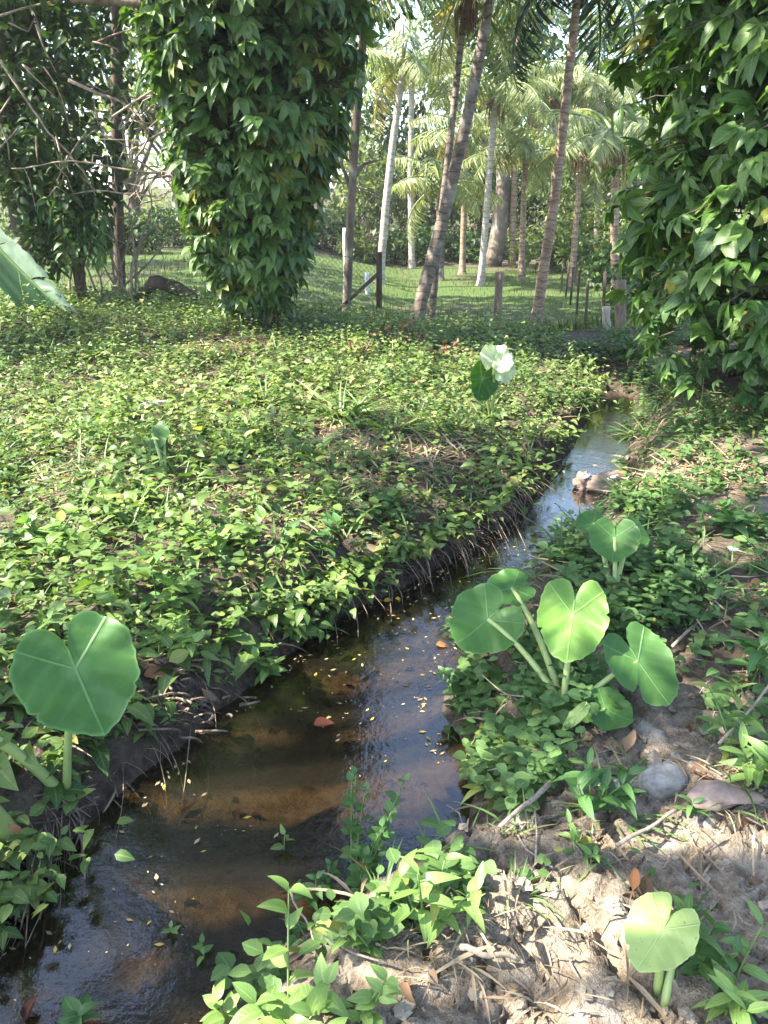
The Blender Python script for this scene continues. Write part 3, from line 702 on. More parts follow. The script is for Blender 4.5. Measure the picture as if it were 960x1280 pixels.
# --- lawn grass
def lawn_grass():
    qb = QB(); n = 26000
    y = 10.8 + 15 * rng.random(n) ** 1.3; x = (rng.random(n) - 0.5) * (y * 1.15) + 0.3
    z = height(x, y); a = rng.random(n) * 6.283
    D = np.stack([0.5 * np.cos(a), 0.5 * np.sin(a), np.full(n, 1.0)], 1)
    qb.leaves([leaf_t(0.16, 2, 0.4, 0.1, d) for d in (0.3, 0.7)], np.stack([x, y, z - 0.005], 1), D, np.stack([np.cos(a), np.sin(a), 0.2 + 0 * a], 1), (0.05 + 0.07 * rng.random(n) + 0.12 * (y < 12.0) * rng.random(n)) * (0.6 + 0.8 * fbm(x, y, 0.7, 3)), np.clip(rng.normal(0.5, 0.25, n) + 1.2 * (fbm(x + 9, y, 0.5, 3) - 0.5), 0, 1), (rng.random(n) < 0.12 + 0.4 * (fbm(x + 30, y, 0.6, 3) > 0.58)) * rng.random(n))
    tag(qb.build('lawn_grass', M['grass']), 'short green grass of the lawn behind the fence', 'grass', kind='stuff')
lawn_grass()

# ------------------------------------------------------------------ trees clothed in climbers
def climber_tree(name, base, radii, label, vmat, nleaf, size, seed, yellow, top, trunk_r=0.16, cat='tree', dens_bottom=1.0, ztint=None):
    """trunk wrapped in big palmate leaves; radii: list of (z, rx, dx)"""
    b = np.array([base[0], base[1], hz(base[0], base[1])])
    o = thing(name, b, label, cat)
    zz = np.array([r[0] for r in radii]); rx = np.array([r[1] for r in radii]); dx = np.array([r[2] for r in radii])
    tq = QB()
    ph = [(b[0] + np.interp(z, zz, dx) * 0.6 + 0.05 * math.sin(z * 1.3), b[1], b[2] - 0.1 + z) for z in np.linspace(0, top, 12)]
    tq.tube(ph, np.linspace(trunk_r * 1.3, trunk_r * 0.7, 12), 10)
    for k in range(26):   # climbing stems
        a = rng.random() * 6.28; rr = trunk_r * 1.2
        p = []
        for z in np.linspace(0, top * 0.9, 14):
            q = a + 0.5 * math.sin(z * 1.1 + k); r2 = rr + 0.45 * np.interp(z, zz, rx) * (0.3 + 0.5 * ((k * 0.37) % 1)) * min(1, z)
            p.append((b[0] + np.interp(z, zz, dx) + r2 * math.cos(q), b[1] + r2 * math.sin(q), b[2] + z))
        tq.tube(p, 0.012, 5)
    qb = QB()
    for lay, (fr, cnt) in enumerate(((1.0, nleaf), (0.72, int(nleaf * 0.55)), (0.45, int(nleaf * 0.3)))):
        z = 0.2 + (top - 0.2) * rng.random(cnt); a = rng.random(cnt) * 6.283
        rr = np.interp(z, zz, rx) * fr * (0.82 + 0.36 * fbm(a * 1.3 + seed, z, 1.6, 2)) + rng.normal(0, 0.05, cnt)
        outd = np.stack([np.cos(a), np.sin(a), np.zeros(cnt)], 1)
        P = np.stack([b[0] + np.interp(z, zz, dx) + rr * outd[:, 0], b[1] + rr * outd[:, 1], b[2] + z], 1)
        D = outd * 0.75 + np.array([0, 0, -0.42]) + 0.45 * rng.normal(size=(cnt, 3))
        N = outd * 0.8 + UP * 0.9 + 0.4 * rng.normal(size=(cnt, 3))
        px, py = proj(P)
        ag = np.zeros(cnt)
        for (yx, yy, yr, pr) in yellow:
            ag = np.maximum(ag, (np.hypot(px - yx, py - yy) < yr) * (rng.random(cnt) < pr * 0.8) * (0.25 + 0.6 * rng.random(cnt)))
        ti = np.clip(rng.normal(0.45 if lay == 0 else 0.15, 0.3, cnt), 0, 1)
        sz = size * (0.5 + 0.9 * rng.random(cnt)) * np.interp(z, [0, 0.8, 1.6], [0.62, 0.85, 1.0])
        qb.leaves(PAL, P, D, N, sz, ti, ag)
    # loose sprays that break the outline
    cnt = int(nleaf * 0.14); z = 0.5 + (top - 0.5) * rng.random(cnt); a = rng.random(cnt) * 6.283
    rr = np.interp(z, zz, rx) * (1.05 + 0.22 * rng.random(cnt)); outd = np.stack([np.cos(a), np.sin(a), 0 * a], 1)
    P = np.stack([b[0] + np.interp(z, zz, dx) + rr * outd[:, 0], b[1] + rr * outd[:, 1], b[2] + z], 1)
    qb.leaves(PAL, P, outd * 0.7 + np.array([0, 0, -0.4]) + 0.4 * rng.normal(size=(cnt, 3)), UP + 0.5 * outd + 0.3 * rng.normal(size=(cnt, 3)), size * (0.8 + 0.4 * rng.random(cnt)), np.clip(rng.normal(0.6, 0.2, cnt), 0, 1), (rng.random(cnt) < 0.02) * 0.5)
    for i in range(cnt):
        tq.tube([P[i] - outd[i] * (rr[i] * 0.9), P[i] - outd[i] * 0.25 + UP * 0.08, P[i]], [0.008, 0.006, 0.004], 4)
    tq.build('trunk', M['bark_dark'], o)
    qb.build('climber_leaves', vmat, o)
    return o

climber_tree('climber_covered_tree', (-1.44, 9.15), [(0, 0.26, 0.0), (0.25, 0.32, -0.02), (0.8, 0.50, -0.02), (1.4, 0.66, 0.03), (2.0, 0.80, 0.08), (2.8, 0.94, 0.10), (3.6, 1.02, 0.10), (5.2, 1.0, 0.10), (6.2, 0.5, 0.05)],
             'tall column of dark glossy climbing leaves wrapped round a trunk beside the left bank', M['vine'], 2500, 0.200, 3,
             [(425, 260, 45, 0.55), (355, 185, 55, 0.4), (400, 80, 40, 0.4), (240, 265, 40, 0.7), (250, 150, 60, 0.12), (330, 370, 80, 0.12)], 6.0)
climber_tree('climber_covered_tree', (3.68, 6.5), [(0, 1.45, 0.1), (0.4, 1.50, 0.08), (0.9, 1.52, 0.05), (1.5, 1.52, 0.05), (2.0, 1.62, 0.05), (3.0, 1.62, 0.06), (4.2, 1.6, 0), (5.4, 1.0, 0), (6.0, 0.4, 0)],
             'broad mass of large palmate climbing leaves towering over the right bank', M['vine_right'], 3300, 0.195, 8,
             [(890, 500, 28, 0.7), (950, 512, 22, 0.9), (940, 388, 22, 0.8), (860, 350, 50, 0.12), (780, 55, 60, 0.2), (830, 330, 70, 0.12)], 5.8, 0.2)

# ------------------------------------------------------------------ generic trees and shrubs
def leafy(qb, C, rad, n, size, tm=CLUMP, tint=(0.0, 1.0), age_p=0.03, squash=0.75, shell=0.45, down=0.25):
    """a clump of leaves in a ball"""
    u = nrm(rng.normal(size=(n, 3))); r = rad * (shell + (1 - shell) * rng.random(n)) ** 0.7
    P = np.asarray(C) + u * r[:, None] * np.array([1, 1, squash])
    D = u + rng.normal(size=(n, 3)) * 0.7 - UP * down; N = UP * 0.8 + u * 0.5 + 0.4 * rng.normal(size=(n, 3))
    qb.leaves(tm, P, D, N, size * (0.6 + 0.7 * rng.random(n)), np.clip(tint[0] + (tint[1] - tint[0]) * rng.random() * 0.6 + 0.4 * rng.random(n) * (tint[1] - tint[0]), 0, 1), (rng.random(n) < age_p) * 0.8)

def limb(qb, a, b, r0, r1, wob=0.1, n=7, sides=6):
    a = np.asarray(a, float); b = np.asarray(b, float); L = np.linalg.norm(b - a)
    t = np.linspace(0, 1, n)[:, None]
    p = a + (b - a) * t + np.sin(t * np.pi) * (rng.normal(size=3) * wob * L * 0.5 + UP * 0.06 * L) + np.sin(t * 7 + rng.random() * 6) * rng.normal(size=3) * wob * L * 0.12
    p[0] = a; p[-1] = b
    qb.tube(p, np.linspace(r0, r1, n), sides); return p

def tree(name, base, htop, hcrown, rcrown, label, nclump, nleaf, lsize, m='tree', bark='bark', tr=0.16, group=None, lean=(0, 0), tint=(0, 1), cat='tree', bare=0):
    b = np.array([base[0], base[1], hz(*base)]); o = thing(name, b, label, cat, group)
    tq = QB(); top = b + np.array([lean[0], lean[1], hcrown])
    limb(tq, b - UP * 0.15, top, tr, tr * 0.6, 0.05, 9, 9)
    qb = QB(); cc = b + np.array([lean[0], lean[1], (hcrown + htop) / 2]); hh = (htop - hcrown) / 2 + 0.3
    for k in range(nclump):
        u = nrm(rng.normal(size=3)); c = cc + u * np.array([rcrown, rcrown, hh]) * (0.35 + 0.65 * rng.random())
        if k % 2 == 0: limb(tq, top - UP * 0.3 * rng.random() * hcrown, c, tr * 0.35, tr * 0.08, 0.15, 6, 5)
        leafy(qb, c, rcrown * (0.25 + 0.22 * rng.random()), nleaf, lsize, tint=tint)
    for k in range(bare):
        u = nrm(rng.normal(size=3) + UP * 0.3); limb(tq, top - UP * rng.random(), top + u * rcrown * 1.1, tr * 0.25, 0.01, 0.25, 7, 4)
    tq.build('trunk', M[bark], o); qb.build('crown', M[m], o); return o

def shrub(name, base, rx, h, label, nclump, nleaf, lsize, m='tree', group=None, tint=(0, 1), tm=CLUMP, cat='shrub'):
    b = np.array([base[0], base[1], hz(*base)]); o = thing(name, b, label, cat, group)
    qb = QB(); tq = QB()
    for k in range(nclump):
        a = rng.random() * 6.283; r = rx * 0.8 * math.sqrt(rng.random()); z = h * (0.15 + 0.7 * rng.random()) * (1 - 0.35 * (r / rx))
        c = b + np.array([r * math.cos(a), r * math.sin(a), z])
        if k % 2 == 0: limb(tq, b + np.array([0.2 * rng.normal() * rx, 0.2 * rng.normal() * rx, -0.05]), c, 0.025, 0.006, 0.15, 5, 4)
        leafy(qb, c, 0.30 * min(rx, h) + 0.12, nleaf, lsize, tm, tint)
    tq.build('stems', M['bark_dark'], o); qb.build('foliage', M[m], o); return o

# shade trees standing left of and behind the viewer (unseen, crowns shaped to place sun patches)
LIT = [(130, 480, 270, 90, 1.4), (420, 470, 140, 55, 1.1), (410, 412, 130, 22, 0.8), (170, 376, 80, 22, 0.9), (180, 610, 120, 40, 0.6), (360, 580, 60, 30, 0.55), (690, 480, 75, 60, 1.0), (560, 520, 60, 35, 0.5), (880, 590, 120, 34, 0.9), (50, 780, 150, 170, 1.3), (260, 700, 180, 90, 1.1),
       (210, 880, 55, 40, 0.9), (365, 875, 95, 60, 1.7), (530, 770, 85, 40, 1.4), (330, 1210, 130, 75, 1.0), (700, 1160, 260, 140, 1.1), (930, 960, 50, 60, 0.9), (520, 1110, 70, 60, 0.8),
       (840, 960, 40, 30, 0.8), (430, 640, 80, 40, 0.5), (780, 500, 40, 40, 0.7), (300, 400, 90, 45, 0.9), (40, 340, 60, 40, 0.8), (615, 470, 40, 50, 0.9)]
def lit_value(P):
    px, py = proj(P); v = np.zeros(len(px))
    for (cx, cy, rx, ry, wgt) in LIT:
        v = np.maximum(v, wgt * np.exp(-0.75 * (((px - cx) / rx) ** 2 + ((py - cy) / ry) ** 2)))
    return v + 0.45 * (fbm(P[:, 0], P[:, 1], 1.6, 3) - 0.5) + 0.35 * (fbm(P[:, 0] + 50, P[:, 1], 4.0, 2) - 0.5)
def unseen_shade_tree(base, label, part_of, nl, hb):
    b = np.array([base[0], base[1], hz(*base)]); o = thing('unseen_shade_tree', b, label, 'tree')
    gx_ = -5.5 + 13 * rng.random(nl); gy_ = 0.7 + 17.5 * rng.random(nl)
    z = 5.2 + 0.22 * gy_ + 2.4 * rng.random(nl)
    G = np.stack([gx_, gy_, np.zeros(nl)], 1); C = G + SUN * (z / SUN[2])[:, None]
    lv = lit_value(G) + 0.6 * sstep(10.6, 11.3, gy_) * (fbm(gx_ * 0.35, gy_ * 1.4, 1.0, 2) - 0.52) * 5
    lv = lv + 1.2 * np.exp(-(((gx_ - 4.6) / 1.0) ** 2 + ((gy_ - 12.5) / 0.6) ** 2))
    tx_, ty_ = proj(G); tsh = np.exp(-(((tx_ - 715) / 130) ** 2 + ((ty_ - 850) / 110) ** 2) ** 2); lv = lv - 1.2 * tsh
    mx_, my_ = proj(C * np.array([1, 1, -1]) + np.array([0, 0, 2 * ZW])); gap = np.zeros(nl)
    for (cx, cy, rx, ry) in ((70, 1180, 150, 110), (520, 985, 95, 95), (690, 655, 60, 45), (440, 820, 25, 25), (770, 520, 25, 30)): gap = np.maximum(gap, (((mx_ - cx) / rx) ** 2 + ((my_ - cy) / ry) ** 2) < 0.7 + 0.6 * rng.random(nl))
    k = (lv < 0.38 + 0.08 * rng.normal(size=nl)) & part_of(C) & ((gap < 0.5) | (tsh > 0.5))  # leaves kept where shade is wanted, dropped to open sky reflections
    C = C[k]; n = len(C); qb = QB()
    qb.leaves(OV, C, rng.normal(size=(n, 3)) * np.array([1, 1, 0.3]) - UP * 0.2, UP + 0.35 * rng.normal(size=(n, 3)), 0.20 + 0.16 * rng.random(n))
    tq = QB(); top = b + UP * hb
    limb(tq, b - UP * 0.2, top, 0.28, 0.2, 0.04, 9, 10)
    for i in range(0, n, max(1, n // 26)):
        limb(tq, top - UP * rng.random(), C[i], 0.06, 0.012, 0.08, 8, 5)
    tq.build('trunk', M['bark'], o); qb.build('crown', M['tree'], o)
unseen_shade_tree((-7.6, 1.2), 'unseen shade tree left of the stream with crown shaped to place sun patches', lambda C: C[:, 1] < 4.2, 15500, 5.0)
unseen_shade_tree((-8.2, 7.0), 'second unseen shade tree further up the left bank with crown shaped to place sun patches', lambda C: C[:, 1] >= 4.2, 20000, 5.4)

# left: dark tree hung with creepers
def creeper_tree():
    b = np.array([-4.55, 10.6, 0]); b[2] = hz(b[0], b[1])
    o = thing('creeper_hung_tree', b, 'dark leafy tree draped in creepers and dead twigs at the left edge', 'tree')
    tq = QB(); qb = QB(); dq = QB()
    limb(tq, b - UP * 0.1, b + np.array([0.3, 0.2, 4.6]), 0.15, 0.1, 0.05, 10, 9)
    for k in range(68):
        px = rng.uniform(-60, 150 if k % 3 else 190); py = rng.uniform(-70, 225); Y = rng.uniform(9.9, 11.4)
        if px > 120 and py > 130: continue
        c = at_y(px, py, Y); leafy(qb, c, 0.34, 70, 0.13, OV, (0.0, 0.9), 0.02, 1.0)
        if k % 3 == 0: limb(tq, b + UP * (2 + 2 * rng.random()), c, 0.03, 0.008, 0.15, 6, 4)
    for k in range(16):   # strings of creeper
        px = rng.uniform(-40, 135); c = at_y(px, rng.uniform(150, 260), rng.uniform(9.8, 10.5))
        for j in range(5): leafy(qb, c - UP * 0.17 * j, 0.15, 22, 0.13, OV, (0.1, 0.7), 0.05, 1.2)
    tq.build('trunk', M['bark_dark'], o); qb.build('crown', M['tree'], o)
    for (pts, r) in (([(0, 75), (30, 120), (60, 165), (90, 195)], 0.018), ([(70, 170), (80, 210), (75, 280)], 0.012), ([(88, 195), (105, 215), (120, 245)], 0.014), ([(45, 30), (55, 60), (70, 90)], 0.014),
                     ([(85, 100), (125, 118), (150, 126), (175, 145), (192, 185)], 0.02), ([(0, 155), (10, 180), (12, 200)], 0.012), ([(45, 170), (47, 205)], 0.014), ([(85, 195), (72, 225), (66, 240)], 0.014),
                     ([(0, 20), (30, 10), (75, 0)], 0.014), ([(10, 28), (35, 40), (45, 20)], 0.010)):
        dq.tube([at_y(a, c, 9.75 + 0.1 * math.sin(i)) for i, (a, c) in enumerate(pts)], np.linspace(r, r * 0.6, len(pts)), 5)
    for k in range(13):
        a0 = at_y(rng.uniform(-20, 130), rng.uniform(-20, 200), 9.7 + 0.3 * rng.random()); dd = np.array([rng.normal() * 0.5, rng.normal() * 0.1, -0.3 + 0.4 * rng.normal()])
        t = np.linspace(0, 1, 7)[:, None]; p = a0 + dd * t + np.sin(t * 3.1) * rng.normal(size=3) * 0.12; dq.tube(p, np.linspace(0.011, 0.004, 7), 4)
    dq.build('dead_branches', M['twig'], o)
    # bare twig tangle right of it
    t2 = thing('dead_bush', np.array([*at_y(140, 345, 10.8)[:2], hz(*at_y(140, 345, 10.8)[:2])]), 'tangle of bare grey twigs arching between the dark tree and the leaf column', 'dead bush')
    tb = QB(); root = np.array(t2['_w'])
    for k in range(36):
        if k < 14: s_ = root + np.array([rng.normal() * 0.25, rng.normal() * 0.2, -0.05])
        else: s_ = at_y(rng.uniform(140, 215), rng.uniform(130, 260), rng.uniform(9.5, 10.3))
        e_ = s_ + (np.array([rng.normal() * 0.5, rng.normal() * 0.3, 0.9 + 0.8 * rng.random()]) if k < 14 else np.array([rng.normal() * 0.55, rng.normal() * 0.3, rng.normal() * 0.35]))
        m_ = (s_ + e_) / 2 + np.array([rng.normal() * 0.3, 0.1 * rng.normal(), 0.30 * rng.random()])
        t = np.linspace(0, 1, 9)[:, None]; p = (1 - t) ** 2 * s_ + 2 * t * (1 - t) * m_ + t * t * e_ + np.sin(t * 9 + k) * rng.normal(size=3) * 0.03
        tb.tube(p, np.linspace(0.020 if k < 14 else 0.014, 0.005, 9), 5)
        for j in range(3):
            q = p[3 + 2 * j]; dd = rng.normal(size=3); tb.tube([q, q + dd * 0.12 + UP * 0.05, q + dd * 0.2 + rng.normal(size=3) * 0.12], [0.008, 0.006, 0.003], 4)
    tb.build('twigs', M['twig'], t2)
    # sunlit bush hanging below
    p = at_y(92, 330, 10.2); s = thing('drooping_shrub', np.array([p[0], p[1], hz(p[0], p[1])]), 'small sunlit shrub with drooping leaf sprays under the dark tree', 'shrub')
    qb = QB(); tb = QB()
    for k in range(34):
        c = at_y(rng.uniform(48, 128), rng.uniform(230, 318), rng.uniform(9.8, 10.4)); leafy(qb, c, 0.13, 16, 0.14, LA, (0.4, 1.0), 0.05, 1.2, down=0.8)
    for k in range(9):
        limb(tb, np.array(s['_w']) + np.array([0.1 * rng.normal(), 0, -0.05]), at_y(rng.uniform(60, 125), rng.uniform(235, 300), 10.1), 0.03, 0.01, 0.15, 6, 5)
    tb.build('stems', M['bark_dark'], s); qb.build('foliage', M['herb_dark'], s)
creeper_tree()

# ------------------------------------------------------------------ palms
def frond_mesh(L, droop, n=34, lw=0.05, ll=0.5, ragged=0.1, m='frond', age=0.0, name='frond', hang=0.5):
    qb = QB()
    t = np.linspace(0, 1, 12); ang = 0.9 - droop * t * 1.6
    dy = np.cos(ang); dz = np.sin(ang); y = np.concatenate([[0], np.cumsum(dy[:-1] * L / 11)]); z = np.concatenate([[0], np.cumsum(dz[:-1] * L / 11)])
    pts = np.stack([np.zeros(12), y, z], 1); qb.tube(pts, np.linspace(0.02, 0.004, 12) * L, 5, 0.7, age)
    tt = np.linspace(0.16, 0.99, n); P = np.stack([np.zeros(n), np.interp(tt, t, y), np.interp(tt, t, z)], 1)
    T = np.stack([np.zeros(n), np.interp(tt, t, dy), np.interp(tt, t, dz)], 1)
    le = ll * L * 0.42 * np.sin(np.pi * (0.12 + 0.85 * tt)) ** 0.7
    for s_ in (-1, 1):
        D = np.array([s_ * 1.0, 0, 0]) + T * 0.7 - UP * (hang * (0.5 + rng.random((n, 1)))) + ragged * rng.normal(size=(n, 3))
        qb.leaves(STRIP, P, D, UP + T * 0.2 + 0.15 * rng.normal(size=(n, 3)), le * (0.85 + 0.3 * rng.random(n)), np.clip(rng.normal(0.6, 0.2, n), 0, 1), np.clip(age + 0.2 * rng.normal(size=n) * (age > 0), 0, 1))
    return qb.build(name, M[m])

PROTO = {}
def frond_proto(key, *a, **k):
    if key not in PROTO:
        o = frond_mesh(*a, **k); PROTO[key] = o.data; bpy.data.objects.remove(o)
    return PROTO[key]

def palm(pts, Y, r0, r1, label, bark, nf, fL, style='pale', crown=True, name='palm', skirt=False, spath=False, extra=None, flat=0.0, hang=1.0, ring=True):
    """pts: picture positions along the trunk (base first) at depth Y; last one carries the crown"""
    px0 = pts[0][0]; W = [at_y(px, py, Y) for px, py in pts]; b = np.array([W[0][0], W[0][1], hz(W[0][0], W[0][1])])
    W[0] = b - UP * 0.08
    W = np.array(W); s_ = np.concatenate([[0], np.cumsum(np.linalg.norm(np.diff(W, axis=0), axis=1))]); u = np.linspace(0, s_[-1], 40)
    P = np.stack([np.interp(u, s_, W[:, i]) for i in range(3)], 1)
    for _ in range(6): P[1:-1] = 0.5 * P[1:-1] + 0.25 * (P[:-2] + P[2:])
    o = thing(name, b, label, 'palm', 'palms growing round the lawn')
    tq = QB(); rad = np.interp(u, [0, 0.18, 0.5, s_[-1]], [r0 * 1.75, r0 * 1.25, r0, r1]) * (1 + (0.035 * np.sin(u * 26) if Y > 15 else 0.03 * np.sin(u * 9.3) + 0.03 * np.sin(u * 21.7 + px0)))
    tq.tube(P, rad, 10); tq.build('trunk', M[bark], o)
    if not crown: return o
    top = P[-1]
    for k in range(nf):
        kind = k % 3
        age = 0.75 if (style == 'pale' and k % 9 == 8) else (0.12 if style == 'pale' else 0.0)
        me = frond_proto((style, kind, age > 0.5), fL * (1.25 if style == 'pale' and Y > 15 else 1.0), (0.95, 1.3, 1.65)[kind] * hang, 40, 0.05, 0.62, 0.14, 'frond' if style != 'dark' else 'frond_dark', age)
        f = bpy.data.objects.new('frond', me); COL.objects.link(f); f.parent = o
        f.location = Vector(top - b); f.rotation_euler = (R(-18 + 14 * rng.normal() - 16 * (kind == 2)), 0, k * 2.39996 + 0.3 * rng.normal())
    if skirt:
        sq = QB()
        for k in range(60):
            a = rng.random() * 6.28; L = 0.25 + 0.3 * rng.random(); p = top + np.array([0.07 * math.cos(a), 0.07 * math.sin(a), 0.1 * rng.random()])
            sq.tube([p, p + np.array([0.08 * math.cos(a), 0.08 * math.sin(a), -L * 0.4]), p + np.array([0.06 * math.cos(a), 0.06 * math.sin(a), -L])], [0.018, 0.014, 0.004], 4)
        sq.build('dead_skirt', M['fibre'], o)
    if spath:
        sq = QB()
        for k in range(46):
            a = rng.random() * 6.28; L = 0.3 + 0.35 * rng.random(); p = top - UP * 0.05 + np.array([0.04 * math.cos(a), 0.04 * math.sin(a), 0])
            sq.tube([p, p + np.array([0.16 * math.cos(a), 0.16 * math.sin(a), -L * 0.35]), p + np.array([0.18 * math.cos(a), 0.18 * math.sin(a), -L])], [0.012, 0.01, 0.004], 4)
        sq.build('flower_stalk', M['fibre'], o)
    return o

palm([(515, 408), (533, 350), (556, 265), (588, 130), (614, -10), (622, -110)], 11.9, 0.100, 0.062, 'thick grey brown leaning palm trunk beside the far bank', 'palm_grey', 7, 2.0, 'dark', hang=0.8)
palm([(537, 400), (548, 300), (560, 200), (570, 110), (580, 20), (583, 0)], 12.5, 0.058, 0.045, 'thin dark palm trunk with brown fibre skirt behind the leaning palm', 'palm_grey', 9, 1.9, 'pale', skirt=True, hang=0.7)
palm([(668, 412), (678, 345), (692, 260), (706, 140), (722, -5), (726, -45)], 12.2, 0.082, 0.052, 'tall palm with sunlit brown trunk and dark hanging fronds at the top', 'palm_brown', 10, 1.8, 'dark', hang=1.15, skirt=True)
palm([(474, 345), (482, 260), (492, 170), (500, 118), (503, 85)], 20, 0.105, 0.075, 'white trunked palm with pale arching crown left of the leaning palm', 'palm_pale', 14, 2.6)
palm([(600, 372), (606, 290), (614, 190), (620, 120)], 20.5, 0.085, 0.065, 'slim pale palm with bright spreading crown right of the leaning palm', 'palm_pale', 14, 2.6, spath=True)
palm([(650, 378), (653, 290), (657, 195)], 22, 0.085, 0.065, 'slender palm with yellowing drooping fronds left of the sunlit brown palm', 'palm_brown', 12, 2.3)
palm([(713, 385), (719, 290), (727, 190)], 20.5, 0.08, 0.06, 'slim palm with rust coloured flower stalks near the right leaf mass', 'palm_brown', 12, 2.2, spath=True)
palm([(548, 340), (550, 300), (552, 235)], 22, 0.13, 0.11, 'short feathery palm with low drooping crown behind the leaning trunk', 'palm_grey', 14, 2.3)
palm([(640, 330), (642, 250), (648, 20)], 27, 0.11, 0.09, 'distant tall palm with crown high above the slender yellowing palm', 'palm_brown', 13, 3.0)
palm([(770, 380), (768, 290), (770, 175)], 17, 0.09, 0.07, 'palm half hidden behind the right leaf mass with brown hanging fronds', 'palm_brown', 11, 1.7, spath=True)

palm([(690, 335), (693, 250), (692, 120)], 25, 0.10, 0.08, 'palm with feathery crown just behind the sunlit brown trunk', 'palm_grey', 14, 2.6, spath=True)
palm([(515, 338), (513, 220), (515, 95)], 26, 0.10, 0.08, 'feathery palm showing between white trunked palm and leaning palm', 'palm_pale', 14, 2.8)
palm([(578, 338), (580, 260), (583, 165)], 24, 0.09, 0.07, 'pale feathery palm just right of the leaning trunk', 'palm_brown', 13, 2.3)
palm([(745, 345), (747, 240), (750, 110)], 25, 0.09, 0.07, 'palm with pale crown beside the edge of the right leaf mass', 'palm_grey', 14, 2.6)
# slim straight trunks
def pole_tree(pts, Y, r0, r1, label, bark, forks=()):
    W = np.array([at_y(a, c, Y) for a, c in pts]); b = np.array([W[0][0], W[0][1], hz(W[0][0], W[0][1])]); W[0] = b - UP * 0.1
    o = thing('slender_tree', b, label, 'tree'); tq = QB()
    s_ = np.concatenate([[0], np.cumsum(np.linalg.norm(np.diff(W, axis=0), axis=1))]); u = np.linspace(0, s_[-1], 26); P = np.stack([np.interp(u, s_, W[:, i]) for i in range(3)], 1)
    tq.tube(P, np.linspace(r0, r1, 26), 9)
    for f in forks:
        tq.tube([at_y(a, c, Y) for a, c in f], np.linspace(r1 * 0.7, r1 * 0.25, len(f)), 6)
    tq.build('trunk', M[bark], o); qb = QB()
    for k in range(22): leafy(qb, P[-1] + rng.normal(size=3) * np.array([0.9, 0.9, 0.5]), 0.4, 45, 0.2)
    qb.build('crown', M['tree'], o); return o
pole_tree([(432, 385), (437, 290), (444, 170), (456, 20), (462, -90)], 13.3, 0.075, 0.055, 'slim brown trunk right of the leaf column with a low fork', 'bark', [[(440, 240), (428, 208), (424, 190)], [(438, 230), (455, 205), (475, 200)]])
pole_tree([(146, 335), (146, 200), (146, 80), (147, -120)], 12.6, 0.085, 0.075, 'straight dark trunk between the creeper hung tree and the leaf column', 'bark_dark')

# ------------------------------------------------------------------ background wood
BG = [  # px, base py-ish depth, height, crown base, radius, label, material, clumps
    (40, 19, 8.5, 1.6, 2.6, 'dark spreading tree behind the creeper hung tree', 'tree', 26),
    (175, 26, 9.5, 2.0, 2.8, 'pale green tree seen between dark tree and leaf column', 'tree_pale', 26),
    (225, 33, 11, 3.0, 3.4, 'far tree rising directly behind the leaf column', 'tree_pale', 24),
    (400, 30, 10, 2.5, 3.0, 'bushy tree just right of the leaf column', 'tree', 26),
    (445, 36, 12, 4.5, 3.0, 'airy tree behind the slim forked trunk', 'tree_pale', 20),
    (520, 34, 8.0, 2.0, 2.6, 'dark gnarled tree behind the white trunked palm', 'tree', 24),
    (565, 44, 13.5, 5.5, 3.4, 'high pale tree filling the gap between leaning trunks', 'tree_pale', 22),
    (620, 38, 6.5, 1.5, 3.0, 'low dense tree behind the slim pale palm', 'tree', 26),
    (690, 36, 9.0, 2.0, 3.0, 'mid green tree behind the sunlit brown palm trunk', 'tree_pale', 26),
    (735, 33, 8.5, 1.5, 3.0, 'leafy tree behind the palm with rust coloured stalks', 'tree', 26),
    (790, 30, 9.5, 1.0, 3.2, 'full tree showing left of the right leaf mass', 'tree_pale', 26),
    (870, 26, 9.0, 1.0, 3.2, 'tree standing hidden behind the right leaf mass', 'tree', 22),
    (660, 52, 11.5, 5.0, 3.4, 'tallest far tree with open crown above the palms', 'tree_pale', 22),
    (760, 50, 11, 4.5, 3.6, 'far open crowned tree over the right hand palms', 'tree', 22),
    (300, 40, 12, 4.0, 4.0, 'distant tree hidden behind the leaf column', 'tree', 20),
]
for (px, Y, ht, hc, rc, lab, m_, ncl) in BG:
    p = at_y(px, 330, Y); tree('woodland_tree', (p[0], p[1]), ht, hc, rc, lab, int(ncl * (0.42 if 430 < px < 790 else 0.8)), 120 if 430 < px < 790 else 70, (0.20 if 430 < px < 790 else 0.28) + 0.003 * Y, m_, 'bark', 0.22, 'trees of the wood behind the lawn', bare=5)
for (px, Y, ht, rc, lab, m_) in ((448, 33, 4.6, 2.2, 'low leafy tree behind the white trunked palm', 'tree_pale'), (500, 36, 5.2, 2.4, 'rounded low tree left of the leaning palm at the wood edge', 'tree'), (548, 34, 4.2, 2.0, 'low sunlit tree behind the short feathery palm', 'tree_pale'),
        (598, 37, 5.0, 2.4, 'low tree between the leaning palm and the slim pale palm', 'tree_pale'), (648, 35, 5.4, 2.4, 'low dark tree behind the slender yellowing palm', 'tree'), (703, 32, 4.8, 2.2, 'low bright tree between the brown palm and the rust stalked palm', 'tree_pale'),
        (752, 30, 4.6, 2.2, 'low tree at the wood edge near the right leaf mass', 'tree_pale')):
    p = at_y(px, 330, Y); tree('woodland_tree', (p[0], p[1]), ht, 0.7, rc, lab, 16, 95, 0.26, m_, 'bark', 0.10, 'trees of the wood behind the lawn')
# thick pale trunk in the wood
p = at_y(615, 330, 27); tree('woodland_tree', (p[0], p[1]), 8.5, 4.2, 2.6, 'stout pale grey trunk standing at the end of the lawn', 24, 90, 0.3, 'tree', 'bark', 0.30, 'trees of the wood behind the lawn')

